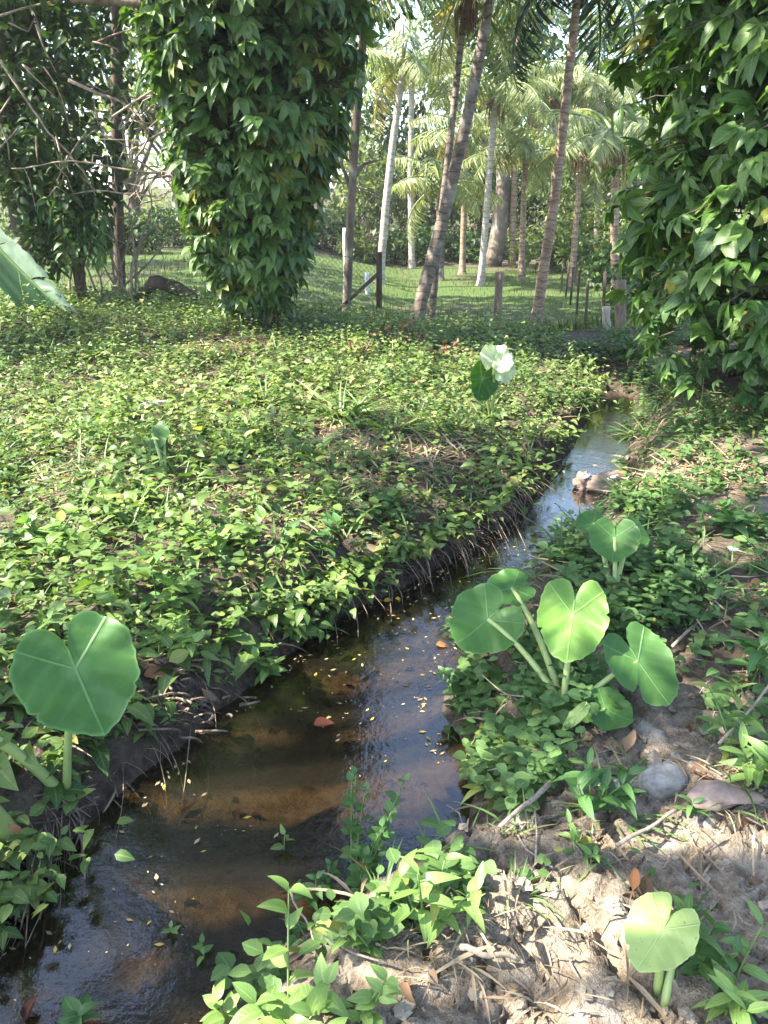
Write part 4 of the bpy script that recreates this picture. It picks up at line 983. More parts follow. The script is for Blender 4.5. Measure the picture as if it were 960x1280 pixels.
SH = [(500, 27.5, 1.1, 1.5, 'dark round shrub at the lawn end below the white trunked palm', 'tree'), (448, 26, 0.7, 0.9, 'small shrub at the lawn end right of the slim forked trunk', 'tree_pale'),
      (572, 28.5, 1.2, 1.3, 'dark shrub behind the leaning palm at the lawn end', 'tree'), (628, 30, 1.1, 1.1, 'shrub below the stout pale trunk', 'tree_pale'),
      (688, 25, 0.9, 1.9, 'sunlit shrub behind the tall brown palm', 'tree_pale'), (742, 23, 1.0, 2.3, 'bright yellow green shrub right of the rust stalked palm', 'tree_pale'),
      (795, 20, 1.2, 2.2, 'shrub behind the pale fence post', 'tree'), (400, 27, 1.3, 1.6, 'shrub behind the chain link fence', 'tree'),
      (215, 27, 1.6, 1.4, 'dim shrub at the far side of the shaded lawn left of the leaf column', 'tree'), (60, 22, 2.0, 2.0, 'dim shrub behind the drooping leaf sprays', 'tree'),
      (165, 23, 0.9, 1.3, 'dim shrub beside the straight dark trunk', 'tree'), (850, 15, 1.5, 2.0, 'shrub in the dark gap under the right leaf mass', 'tree'), (452, 34, 1.5, 3.2, 'broad leaved thicket behind the slim forked trunk', 'tree_pale'),
      (655, 34, 1.7, 3.4, 'tall thicket behind the slender yellowing palm', 'tree'), (535, 36, 1.6, 2.4, 'tall thicket behind the short feathery palm', 'tree_pale'), (600, 40, 1.6, 3.8, 'thicket in the gap between slim pale palm and leaning palm', 'tree_pale')]
for (px, Y, rx, h, lab, m_) in SH:
    p = at_y(px, 335, Y); shrub('shrub', (p[0], p[1]), rx, h, lab, 16, 75, 0.20, m_, 'shrubs along the end of the lawn')

# rough undergrowth on the slope beyond the lawn
def undergrowth():
    qb = QB()
    for k in range(330):
        Y = 26 + 22 * rng.random(); px = rng.uniform(-150, 1050); p = at_y(px, 330, Y); c = np.array([p[0], p[1], hz(p[0], p[1]) + 0.15 + 0.3 * rng.random()])
        leafy(qb, c, 0.55 + 0.4 * rng.random(), 34, 0.26)
    tag(qb.build('undergrowth', M['tree_pale']), 'low tangled undergrowth on the slope beyond the lawn', 'undergrowth', kind='stuff')
undergrowth()
# far wood as one mass
def far_wood():
    qb = QB()
    for k in range(150):
        px = rng.uniform(-350, 1350); Y = rng.uniform(56, 75); p = at_y(px, 300, Y); c = np.array([p[0], p[1], hz(p[0], p[1]) + rng.uniform(0, 6) * (0.6 + 0.4 * math.sin(px * 0.02))])
        leafy(qb, c, 2.2, 55, 1.0)
    tag(qb.build('distant_wood', M['tree_pale']), 'hazy mass of trees closing the view behind the palms', 'woodland', kind='stuff')
far_wood()

# ------------------------------------------------------------------ fence and posts
def post(name, px, ptop, pbot, Y, wdt, label, m_, lean=0.0, group=None, cap=False):
    a = at_y(px, pbot, Y); b = np.array([a[0], a[1], hz(a[0], a[1])]); t = at_y(px + lean, ptop, Y)
    qb = QB(); u = np.linspace(0, 1, 8)[:, None]; P = (b - UP * 0.15) * (1 - u) + t * u
    P = P + np.sin(u * 6) * 0.006
    qb.tube(P, wdt * (1 + 0.05 * np.sin(np.arange(8) * 2.1)), 8)
    o = qb.build(name, M[m_], origin=b); tag(o, label, 'post', group); return o
post('fence_post', 758, 383, 428, 10.3, 0.05, 'short pale wooden post beside the stream end', 'pale_post')
post('fence_post', 774, 350, 432, 10.1, 0.065, 'tall weathered brown post next to the pale post', 'wood_post', 2)
post('fence_post', 621, 340, 412, 12.0, 0.06, 'leaning grey wooden post on the lawn before the slim pale palm', 'wood_post', 4)
post('marker_post', 459, 340, 370, 17.0, 0.05, 'short white painted post on the lawn behind the fence', 'white_paint')
post('marker_post', 432, 285, 330, 20.0, 0.07, 'tall white post behind the slim forked trunk', 'white_paint')

def fence():
    A = at_y(474, 393, 13.2); B = at_y(330, 393, 12.6)
    zA, zB = hz(A[0], A[1]), hz(B[0], B[1])
    o = thing('chain_link_fence', (A[0], A[1], zA), 'chain link fence with dark end post and brace right of the leaf column', 'fence')
    H = 0.92; L = np.hypot(*(B - A)[:2]); n = int(L / 0.085); wq = QB()
    def pt(s, h):
        f = s / L; q = A + (B - A) * f; return np.array([q[0], q[1], zA + (zB - zA) * f + 0.04 + h])
    for k in range(-12, n + 12):
        for sg in (1, -1):
            s0 = k * 0.085; pts = []
            h0, h1 = 0.0, H; s1 = s0 + sg * H
            lo, hi = sorted((s0, s1))
            if hi < 0 or lo > L: continue
            t0, t1 = 0.0, 1.0
            ds = s1 - s0
            if s0 < 0: t0 = max(t0, (0 - s0) / ds) if ds > 0 else 2
            if s0 > L: t0 = max(t0, (L - s0) / ds) if ds < 0 else 2
            if s1 < 0: t1 = min(t1, (0 - s0) / ds)
            if s1 > L: t1 = min(t1, (L - s0) / ds)
            if t0 >= t1: continue
            wq.tube([pt(s0 + ds * t0, H * t0) + np.array([0, 0.004 * sg, 0]), pt(s0 + ds * t1, H * t1) + np.array([0, 0.004 * sg, 0])], 0.0028, 3, cap=False)
    for h in (0.02, H): wq.tube([pt(0, h) + np.array([0, -0.01, 0]), pt(L, h) + np.array([0, -0.01, 0])], 0.005, 4)
    wq.build('wire_mesh', M['wire'], o)
    q = QB(); q.tube([pt(0, -0.3), pt(0, 0.5), pt(0, 1.08)], 0.05, 8); q.build('post', M['bark_dark'], o)
    q = QB(); q.tube([pt(0, 0.75) + np.array([-0.02, -0.05, 0]), pt(0.8, -0.02) + np.array([0, -0.05, 0])], 0.03, 6); q.build('brace', M['bark_dark'], o)
    # wire and stake fence running away on the right
    A2 = at_y(752, 430, 11.0); B2 = at_y(700, 383, 19.5)
    o2 = thing('stake_fence', (A2[0], A2[1], hz(A2[0], A2[1])), 'low stake and wire fence receding along the right side of the lawn', 'fence')
    tops = []
    for k in range(6):
        f = (k / 5) ** 0.8; p_ = A2 + (B2 - A2) * f; z = hz(p_[0], p_[1]); q = QB(); ln = 0.03 * rng.normal()
        q.tube([(p_[0], p_[1], z - 0.2), (p_[0] + ln, p_[1], z + 0.72 + 0.1 * rng.random())], 0.022, 6); q.build('stake', M['bark_dark'], o2); tops.append((p_[0] + ln * 0.8, p_[1], z))
    q = QB()
    for h in (0.15, 0.35, 0.55): q.tube([(a, b - 0.025, c + h) for a, b, c in tops], 0.002, 4)
    q.build('wire', M['wire'], o2)
fence()

# ------------------------------------------------------------------ taro plants
ANG = np.radians([0, 10, 25, 45, 70, 95, 120, 140, 155, 166, 174, 180])
RAD = np.array([0.585, 0.565, 0.525, 0.49, 0.472, 0.468, 0.475, 0.482, 0.465, 0.395, 0.275, 0.17])
def taro_blade(qb, C, normal, tip, L, W, cup=0.06, wave=0.02, fold=0.0, tint=0.5, bite=None, roll=0.0, age_edge=0.25):
    """C: petiole point; L,W scale; polar sheet with cordate notch"""
    n = nrm(normal); t = np.asarray(tip, float); t = nrm(t - n * (t @ n)); x = np.cross(t, n)
    na, nr = 110, 14; th = np.linspace(-np.pi, np.pi, na + 1)
    r = np.interp(np.abs(th), ANG, RAD); r = r * (1 + 0.018 * np.sin(th * 7 + L * 40) + 0.010 * np.sin(th * 17 + L * 90) + 0.008 * np.sin(th * 31 + L * 60))
    if not bite: bite = [(1.2 + 0.9 * math.sin(L * 97), 0.035, 0.10), (-1.0 + 0.8 * math.sin(L * 61), 0.03, 0.07)]
    if bite:
        for (ba, bw, bd) in bite: r = r * (1 - bd * np.exp(-((th - ba) / bw) ** 4))
    f = np.linspace(0, 1, nr + 1) ** 0.8
    X = (f[:, None] * r[None] * np.sin(th)[None]); Y = (f[:, None] * r[None] * np.cos(th)[None])
    rr = np.hypot(X, Y)
    Z = cup * (rr ** 2) * 3 - roll * np.maximum(Y, 0) ** 2 * 2 + wave * np.sin(th * 5 + L * 31)[None] * f[:, None] ** 2 + wave * 0.6 * np.sin(th * 9)[None] * f[:, None] ** 3 + fold * np.abs(X) * 1.6
    Z = Z + 0.011 * np.abs(np.sin(5.3 * np.pi * (Y - 0.45 * np.abs(X) - 0.55 * X * X))) * f[:, None]
    V = np.asarray(C) + X[..., None] * x * W * 1.0 + Y[..., None] * t * L + Z[..., None] * n * L
    m = na + 1; i, j = np.meshgrid(np.arange(nr), np.arange(na), indexing='ij')
    Q = np.stack([i * m + j, i * m + j + 1, (i + 1) * m + j + 1, (i + 1) * m + j], -1).reshape(-1, 4)
    uv = np.stack([X, Y], -1).reshape(-1, 2)
    lf = np.zeros((X.size, 4)); lf[:, 3] = 1; lf[:, 0] = tint; lf[:, 1] = np.repeat((f > 0.985) * age_edge, m)
    qb.add(V.reshape(-1, 3), Q, uv, lf)

def petiole(qb, a, b, r0, r1, sag=0.1, out=None):
    a = np.asarray(a, float); b = np.asarray(b, float); t = np.linspace(0, 1, 9)[:, None]
    m_ = (a + b) / 2 + UP * sag * np.linalg.norm(b - a) + (0 if out is None else np.asarray(out, float))
    p = (1 - t) ** 2 * a + 2 * t * (1 - t) * m_ + t * t * b; qb.tube(p, np.linspace(r0, r1, 9), 8)

def img_dir(ix, iy): return CR * ix + CU * iy
def taro(base, leaves, label, cat='taro plant', name='taro_plant', stemmat='stem_pale', extra=None):
    o = thing(name, base, label, cat)
    for lf in leaves:
        px, py, Y, wpx, lpx, tip, nv, mt, kw = lf
        C = at_y(px, py, Y); s = (C - CAM) @ CF / FPX
        n = nrm(-nrm(C - CAM) * nv[0] + UP * nv[1] + CR * nv[2])
        qb = QB(); stem = kw.pop('stem', True); sb = kw.pop('from', None); lab = kw.pop('label', None)
        t3 = img_dir(*nrm(np.array(tip)))
        taro_blade(qb, C, n, t3, lpx * s / 1.1, wpx * s / 0.93, **kw)
        l = qb.build('leaf', M[mt], o)
        if lab: l['label'] = lab
        if stem:
            pq = QB(); bb = np.asarray(base if sb is None else sb); d = np.linalg.norm(C - bb)
            petiole(pq, bb + np.array([0.01 * rng.normal(), 0.01 * rng.normal(), 0]), C - n * 0.004, 0.009 + 0.010 * d, 0.006 + 0.004 * d, 0.18)
            pq.build('petiole', M[stemmat], o)
    return o

b = gp(82, 1000)
tp = taro(b, [(95, 836, 1.98, 146, 168, (0.35, -0.9), (1.0, 0.28, 0.1), 'taro', dict(cup=0.10, wave=0.03, tint=0.55, age_edge=0.5))],
     'taro plant with one large round heart leaf at the left edge of the water')
q = QB(); petiole(q, b + UP * 0.005, at_y(-60, 905, 1.9), 0.020, 0.012, 0.25); q.build('petiole', M['stem_pale'], tp)
q = QB(); q.tube([b - UP * 0.06, b + UP * 0.01, b + UP * 0.05], [0.028, 0.032, 0.022], 9); q.build('corm', M['root'], tp)
b2 = gp(22, 1052); o = thing('taro_stump', b2, 'thick cut green stem of a taro at the lower left bank edge', 'taro stem')
q = QB(); petiole(q, b2 - UP * 0.04, at_y(-45, 985, 1.62), 0.036, 0.022, 0.1); q.build('stem', M['stem_pale'], o)
q = QB(); q.leaves(DEAD, [at_y(10, 1030, 1.6)], nrm([0.3, -0.2, -0.8]), [0, -1, 0.3], 0.055, 0.4, 0.3); q.build('dry_sheath', M['dry'], o)

b = gp(712, 900)
taro(b, [(610, 774, 2.42, 92, 100, (-0.62, -0.62), (1.0, 0.55, -0.1), 'taro', dict(cup=0.08, tint=0.75)),
         (716, 768, 2.30, 86, 122, (-0.12, -1), (1.0, 0.45, 0.0), 'taro_light', dict(cup=0.05, tint=0.6, wave=0.03)),
         (798, 826, 2.22, 78, 122, (0.38, -0.93), (1.0, 0.5, 0.25), 'taro', dict(cup=0.07, tint=0.55, bite=[(0.75, 0.10, 0.35)])),
         (757, 886, 2.12, 58, 66, (0.7, -0.6), (0.75, 0.8, 0.1), 'taro', dict(cup=0.05, tint=0.7)),
         (738, 868, 2.20, 52, 60, (0.9, -0.25), (0.45, 1.0, 0.0), 'taro', dict(cup=0.05, tint=0.2)),
         (640, 735, 2.62, 66, 66, (-0.9, -0.3), (0.35, 1.0, -0.1), 'taro', dict(cup=0.05, tint=0.4)),
         (722, 893, 2.05, 16, 58, (-0.75, -0.66), (1.0, 0.3, 0.5), 'taro_pale', dict(cup=0.02, tint=0.4, label='pale leaf seen edge on')),
         (712, 880, 2.16, 40, 48, (-0.3, -0.9), (0.6, 0.9, 0.0), 'taro_light', dict(cup=0.05, tint=0.5))],
     'cluster of taro with broad heart leaves leaning over the right water edge')
b = gp(764, 742)
taro(b, [(768, 672, 3.05, 62, 64, (-0.08, -1), (1.0, 0.45, 0.0), 'taro', dict(cup=0.12, tint=0.6)),
         (742, 654, 3.2, 48, 44, (-0.8, -0.3), (0.4, 1.0, -0.1), 'taro', dict(cup=0.05, tint=0.5)),
         (790, 664, 3.15, 40, 50, (0.3, -0.9), (0.6, 0.6, 0.6), 'taro', dict(cup=0.08, tint=0.3))],
     'smaller taro with three upright heart leaves behind the big cluster')
b = gp(612, 527)
taro(b, [(603, 474, 5.75, 46, 58, (-0.45, -0.8), (0.9, 0.1, 0.75), 'taro', dict(cup=0.12, tint=0.05)),
         (618, 452, 5.7, 42, 40, (0.35, 0.75), (0.8, 0.4, 0.2), 'taro_sunlit', dict(cup=0.15, wave=0.10, tint=0.8, fold=0.25, stem=True, label='crumpled leaf coloured white for strong sun')),
         (630, 458, 5.68, 30, 46, (-0.1, -1), (0.9, 0.3, 0.4), 'taro_sunlit', dict(cup=0.05, wave=0.06, tint=0.3, stem=False, label='hanging leaf coloured white for strong sun'))],
     'lone taro on the left bank with one dark leaf and two leaves whitened to imitate sun glare')
b = gp(826, 1252)
taro(b, [(828, 1162, 1.22, 84, 112, (-0.38, -0.92), (0.75, 0.85, -0.25), 'taro_pale', dict(cup=0.05, wave=0.03, tint=0.7)),
         (848, 1160, 1.26, 40, 50, (0.35, -0.9), (0.6, 0.7, 0.3), 'taro_light', dict(cup=0.05, tint=0.3))],
     'young taro with pale leaf on the dry mud')
b = gp(208, 606)
taro(b, [(190, 542, 4.55, 36, 50, (0.25, -0.95), (0.6, 0.5, -0.7), 'taro', dict(cup=0.02, tint=0.3, fold=-0.35, roll=0.15)),
         (206, 546, 4.6, 28, 40, (0.15, -0.95), (0.5, 0.2, 0.9), 'taro', dict(cup=0.02, tint=0.1, fold=-0.3, roll=0.15))],
     'wilted taro with two folded hanging leaves in the left bank weeds')

# ------------------------------------------------------------------ single herbs
def herb(px, py, label, n, h, L, K=8, tm=OVF, m='herb', lean=0.5, spread=0.05, tint=(0.2, 1), age=0.03, bias=None, name='herb', cat='wild plant', zoff=0.0, droop=0.0, z=None, group=None):
    b = gp(px, py) if z is None else at_z(px, py, z)
    o = thing(name, b, label, cat, group); qb = QB(); st = QB()
    for k in range(n):
        a = rng.random() * 6.28; r = spread * math.sqrt(rng.random()); p0 = b + np.array([r * math.cos(a), r * math.sin(a), -0.01])
        hh = h * (0.6 + 0.5 * rng.random()); le = np.array([math.cos(a), math.sin(a), 0]) * lean * (0.3 + rng.random()) + (0 if bias is None else np.asarray(bias))
        t = np.linspace(0, 1, K + 1); P = p0 + le * hh * (t * (0.4 + 0.6 * t))[:, None] + UP * (hh * t * (1 - droop * t))[:, None]
        st.tube(np.vstack([b - UP * 0.02, P[:1] * 0.5 + b * 0.5, P]), np.linspace(0.0035, 0.0018, K + 3), 5)
        tv = tint[0] + (tint[1] - tint[0]) * rng.random()
        for j in range(1, K + 1):
            aa = a + j * (2.39996 if tm is not RO else 1.9) + 0.3 * rng.normal(); f = j / K
            D = np.array([math.cos(aa), math.sin(aa), 0.45 + 0.5 * (f > 0.85)]) + le * 0.3
            nn = 2 if j == K else 1
            for q in range(nn):
                qb.leaves(tm, [P[j]], D if q == 0 else np.array([-D[0], -D[1], D[2]]), UP + 0.3 * rng.normal(size=3), L * (0.55 + 0.5 * math.sin(0.5 + f * 2.2)) * (0.8 + 0.35 * rng.random()), np.clip(tv + 0.12 * rng.normal(), 0, 1), (rng.random() < age) * 0.8)
    st.build('stems', M['stem'], o); qb.build('leaves', M[m], o); return o

herb(360, 1272, 'largest pale leaved herb clump at the bottom water edge', 6, 0.19, 0.075, 7, OVF, 'herb', 0.5, 0.09)
herb(300, 1290, 'pale herb at the very bottom left of the largest clump', 3, 0.12, 0.055, 6, OVF, 'herb', 0.6, 0.07)
herb(430, 1285, 'pale herb spilling over mud right of the largest clump', 4, 0.12, 0.05, 6, OVF, 'herb', 0.7, 0.08)
herb(450, 1112, 'dark green round leaved sprig standing in the water', 8, 0.30, 0.042, 13, RO, 'herb_dark', 0.25, 0.05, bias=(0.15, 0.1, 0), z=ZW)
herb(395, 1130, 'low water weed left of the round leaved sprig', 4, 0.08, 0.045, 6, OVF, 'herb_dark', 0.7, 0.05, z=ZW)
herb(535, 1165, 'slim herb with long light leaves at the mud edge', 4, 0.22, 0.085, 7, LAF, 'herb', 0.4, 0.03)
herb(490, 1190, 'trailing herb between pool corner and mud', 3, 0.09, 0.045, 6, OVF, 'herb', 0.9, 0.06)
herb(590, 1130, 'short weed on the pale mud beside the slim herb', 3, 0.08, 0.045, 6, LAF, 'herb', 0.7, 0.04)
herb(100, 1278, 'rosette of five green leaves rising from the water', 1, 0.05, 0.075, 6, OVF, 'herb_dark', 0.1, 0.0, z=ZW)
herb(355, 1062, 'pair of green leaves sticking up out of the open water', 1, 0.07, 0.045, 3, OVF, 'herb', 0.5, 0.0, z=ZW)
herb(215, 1165, 'tiny four leaved seedling on the dark pool', 1, 0.03, 0.028, 4, OVF, 'herb', 0.2, 0.0, z=ZW)
herb(255, 1195, 'small twiggy seedling just right of the tiny one', 1, 0.07, 0.035, 5, OVF, 'herb', 0.4, 0.0, z=ZW)
herb(575, 885, 'leafy sprig dipping into water left of the taro cluster', 4, 0.12, 0.05, 7, OVF, 'herb_dark', 0.6, 0.04, bias=(-0.4, -0.1, 0))
herb(560, 925, 'small seedling in the water below the leafy sprig', 1, 0.07, 0.04, 5, OVF, 'herb_dark', 0.4, 0.0, z=ZW)
herb(930, 850, 'lance leaved plant at the right edge in shade', 4, 0.17, 0.12, 6, LAF, 'herb_dark', 0.4, 0.04)
herb(945, 960, 'sunlit yellow green plant at the right edge', 7, 0.16, 0.10, 7, LAF, 'herb', 0.6, 0.10, age=0.12)
herb(860, 1030, 'small star shaped weed below the round stone', 1, 0.06, 0.06, 6, LAF, 'herb_dark', 0.2, 0.0)
herb(745, 1010, 'grassy weed left of the round stone', 5, 0.12, 0.09, 5, LAF, 'herb_dark', 0.5, 0.05)
herb(868, 1205, 'dark weed shaded behind the pale taro leaf', 3, 0.10, 0.06, 6, OVF, 'herb_dark', 0.6, 0.04)
herb(905, 1240, 'bright weed at the lower right corner', 5, 0.13, 0.08, 6, LAF, 'herb', 0.6, 0.08)
herb(625, 1005, 'wilting yellow sprig on the bare bank edge', 2, 0.10, 0.08, 4, LAF, 'herb', 0.5, 0.02, age=0.9, bias=(-0.5, -0.2, 0))
herb(720, 1070, 'thin grey weed in the middle of the mud', 2, 0.08, 0.05, 5, LAF, 'herb', 0.7, 0.03)
herb(200, 760, 'grey green herb with long drooping compound leaves above the big taro leaf', 4, 0.16, 0.16, 4, LAF, 'herb_dark', 0.6, 0.05, tint=(0.6, 1))
herb(90, 1010, 'mottled pale leaf hanging below the taro stem base', 1, 0.05, 0.09, 3, OVF, 'herb', 0.6, 0.0, bias=(0.6, -0.6, 0), age=0.2)
herb(330, 840, 'herb with drooping leaves on the bank edge above the water', 4, 0.13, 0.075, 7, OVF, 'herb', 0.5, 0.06, bias=(0.4, -0.2, 0))
herb(480, 640, 'dark large leaved weed at the crest of the left bank', 4, 0.12, 0.13, 5, OVF, 'cover', 0.6, 0.08, tint=(0, 0.3))
herb(600, 320, 'sapling beside the grey leaning post', 3, 0.5, 0.16, 8, OV, 'tree_pale', 0.3, 0.1) if False else None
herb(855, 490, 'star leaved seedling at the foot of the right leaf mass', 4, 0.2, 0.14, 6, LAF, 'cover_right', 0.5, 0.12)
herb(735, 560, 'bushy weed overhanging the narrow stream on the left bank', 6, 0.16, 0.06, 7, OV, 'cover_far', 0.6, 0.12) if False else None
herb(685, 505, 'taller bright weed on the left bank by the stream bend', 5, 0.2, 0.09, 7, OV, 'cover_far', 0.5, 0.12)

herb(60, 690, 'broad leaved weed with pale lit leaves at the far left above the big taro', 6, 0.16, 0.11, 6, OVF, 'herb', 0.6, 0.10)
herb(160, 640, 'spreading green weed left of the bare patch on the left bank', 6, 0.15, 0.12, 6, OVF, 'cover', 0.6, 0.12, tint=(0.5, 1))
herb(290, 690, 'light green weed in the middle of the near left bank', 7, 0.16, 0.10, 7, OVF, 'herb', 0.6, 0.12)
herb(385, 700, 'glossy dark weed at the lip of the left bank', 5, 0.15, 0.10, 6, OVF, 'herb_dark', 0.6, 0.08)
herb(210, 815, 'pale drooping weed right of the big taro leaf', 5, 0.12, 0.085, 6, OVF, 'herb', 0.7, 0.06, bias=(0.3, -0.2, 0))
herb(20, 820, 'sunlit weed crowding the left edge behind the big taro leaf', 6, 0.15, 0.09, 7, OVF, 'herb', 0.6, 0.10)
herb(400, 600, 'lance leaved weed between the strap tuft and the bank lip', 5, 0.18, 0.14, 6, LAF, 'cover', 0.6, 0.10, tint=(0.4, 1))
herb(300, 560, 'feathery bright weed right of the wilted taro', 7, 0.2, 0.14, 7, LAF, 'cover_far', 0.7, 0.14)
herb(590, 640, 'trailing weed hanging over the left bank above the narrow stream', 6, 0.14, 0.08, 7, OVF, 'cover', 0.8, 0.12, bias=(0.5, -0.2, 0))
herb(835, 640, 'leafy weed in the sun right of the stranded lump', 6, 0.15, 0.11, 6, LAF, 'cover_right', 0.6, 0.12)
herb(925, 660, 'dark weed at the right edge below the sunlit bank', 5, 0.14, 0.11, 6, OVF, 'herb_dark', 0.6, 0.10)
herb(860, 740, 'spreading weed behind the long straight stick', 5, 0.13, 0.10, 6, LAF, 'cover_right', 0.7, 0.10)
def tuft(px, py, n, L, label, m='strap', tint=(0.2, 1), wid=BLADE, up=1.0, name='grass_tuft', age=0.15):
    b = gp(px, py); o = thing(name, b, label, 'grass tuft'); qb = QB()
    a = rng.random(n) * 6.283
    qb.leaves(wid, b + np.stack([0.04 * np.cos(a), 0.04 * np.sin(a), -0.01 + 0 * a], 1), np.stack([np.cos(a), np.sin(a), up * (0.5 + 0.9 * rng.random(n))], 1), UP + 0.2 * rng.normal(size=(n, 3)), L * (0.5 + 0.6 * rng.random(n)), age=(rng.random(n) < age) * 0.9)
    qb.build('blades', M[m], o); return o
tuft(428, 525, 80, 0.5, 'big strap leaved tuft in the middle of the left bank')
tuft(490, 540, 40, 0.42, 'smaller bent strap tuft right of the big one', age=0.4)
tuft(330, 500, 40, 0.3, 'grassy tuft on the left bank under the leaf column')
tuft(700, 640, 30, 0.22, 'grass tuft on the right bank above the stranded lump', up=0.7)
tuft(795, 545, 50, 0.28, 'grass tuft hanging over the stream at the right leaf mass', up=0.6)
tuft(770, 1020, 26, 0.16, 'small grass tuft at the upper edge of the dry mud')
tuft(640, 1110, 18, 0.12, 'sparse grass sprouting from cracked mud')
tuft(690, 1245, 22, 0.13, 'dry grass tuft at the bottom of the mud', 'straw')

# brown withered stalks before the lawn
b = gp(512, 440); o = thing('withered_plant', b, 'withered rust brown plant standing before the leaning palm', 'dead plant'); q = QB(); st = QB()
for k in range(7):
    c = b + np.array([rng.normal() * 0.12, rng.normal() * 0.1, 0.1 + 0.22 * rng.random()]); st.tube([b + np.array([rng.normal() * 0.04, 0, -0.02]), c], 0.004, 4)
    q.leaves(DEAD, c + rng.normal(size=(5, 3)) * 0.04, rng.normal(size=(5, 3)) - UP, rng.normal(size=(5, 3)), 0.08, 0.5, 0.4)
q.build('leaves', M['dry'], o); st.build('stems', M['twig'], o)
for (px, py, lab) in ((570, 455, 'low withered brown weed left of the lone taro'), (450, 450, 'small withered brown weed at the shade line')):
    b = gp(px, py); o = thing('withered_plant', b, lab, 'dead plant'); q = QB(); st = QB()
    for k in range(9):
        c = b + np.array([rng.normal() * 0.15, rng.normal() * 0.1, 0.06 + 0.14 * rng.random()]); st.tube([b - UP * 0.02, c], 0.004, 4); q.leaves(DEAD, c + rng.normal(size=(4, 3)) * 0.04, rng.normal(size=(4, 3)), rng.normal(size=(4, 3)), 0.07, 0.5, 0.3)
    q.build('leaves', M['dry'], o); st.build('stems', M['twig'], o)

# ------------------------------------------------------------------ banana leaf
def banana_leaf():
    A = at_y(-45, 262, 9.4); B = at_y(84, 392, 9.2); b = np.array([B[0], B[1], hz(B[0], B[1])])
    o = thing('banana_leaf', b, 'torn grey green banana leaf leaning down at the left edge', 'fallen leaf'); ax = nrm(B - A); L = np.linalg.norm(B - A)
    mid = QB(); tt = np.linspace(0, 1, 12); P = A + np.outer(tt * L, ax) - np.outer(np.sin(tt * np.pi) * 0.05, UP)
    mid.tube(P, np.linspace(0.028, 0.012, 12), 6); mid.build('midrib', M['stem'], o)
    nup = nrm(np.cross(ax, np.array([0.0, 1.0, 0.0]))); nup = nup if nup[2] > 0 else -nup
    side_r = nrm(nup * 0.9 + np.array([0, -0.2, 0])); side_l = nrm(-nup * 0.5 + np.array([0.0, 0.25, -0.8]))
    for sd, wd, tint, segs in ((side_r, 0.25, 1.0, [(0.0, 0.30), (0.31, 0.62), (0.635, 0.75), (0.77, 0.98)]), (side_l, 0.34, 0.0, [(0.0, 0.5), (0.515, 0.88)])):
        q = QB()
        for (a, c) in segs:
            ns, nw = 8, 5; s_ = np.linspace(a, c, ns); w_ = np.linspace(0, 1, nw); tl = rng.normal() * 0.12
            S, W_ = np.meshgrid(s_, w_, indexing='ij'); width = wd * (0.55 + 0.45 * np.sin(np.pi * (0.15 + 0.8 * S))) * (1 + 0.05 * np.sin(S * 47 + tl * 20) + 0.08 * rng.normal())
            C = A + S[..., None] * L * ax - np.sin(S * np.pi)[..., None] * 0.05 * UP + (W_ * width)[..., None] * sd + ((W_ ** 2) * -0.10 + tl * W_ * 0.5 + 0.006 * np.sin(S * 160))[..., None] * np.array([0, -0.3, 1.0]) + W_[..., None] * ax * 0.10
            i, j = np.meshgrid(np.arange(ns - 1), np.arange(nw - 1), indexing='ij')
            q.add(C.reshape(-1, 3), np.stack([i * nw + j, (i + 1) * nw + j, (i + 1) * nw + j + 1, i * nw + j + 1], -1).reshape(-1, 4), np.stack([0.5 + 0.5 * W_, S * 5], -1).reshape(-1, 2), np.tile([tint, 0, 0, 1], (ns * nw, 1)))
        q.build('blade', M['banana'], o)
banana_leaf()

# ------------------------------------------------------------------ logs, sticks, stones and single dead leaves
def lump(name, C, s, m, label, cat, seed, rough=0.25, nu=12, nv=16, sink=0.3):
    V, Q_ = rock_shape(seed, nu, nv); r = np.random.default_rng(seed)
    k = r.normal(size=(6, 3)) * 2.2; ph = r.random(6) * 6.28
    d = 1 + rough * sum(np.sin(V @ k[i] + ph[i]) for i in range(6)) / 2.2
    V = V * d[:, None] * np.asarray(s); q = QB(); C = np.asarray(C, float)
    q.add(V + C + UP * (s[2] * (1 - sink)), Q_); o = q.build(name, m if not isinstance(m, str) else M[m], origin=C); return tag(o, label, cat)

def log(name, pts, rads, label, m, cat='log', sides=12):
    P = np.array(pts, float); s_ = np.concatenate([[0], np.cumsum(np.linalg.norm(np.diff(P, axis=0), axis=1))]); u = np.linspace(0, s_[-1], 16)
    W = np.stack([np.interp(u, s_, P[:, i]) for i in range(3)], 1); rr = np.interp(u, s_, rads) * (1 + 0.10 * np.sin(u * 23) + 0.06 * rng.normal(size=16)); q = QB(); q.tube(W, rr, sides)
    return tag(q.build(name, M[m], origin=P[0]), label, cat)

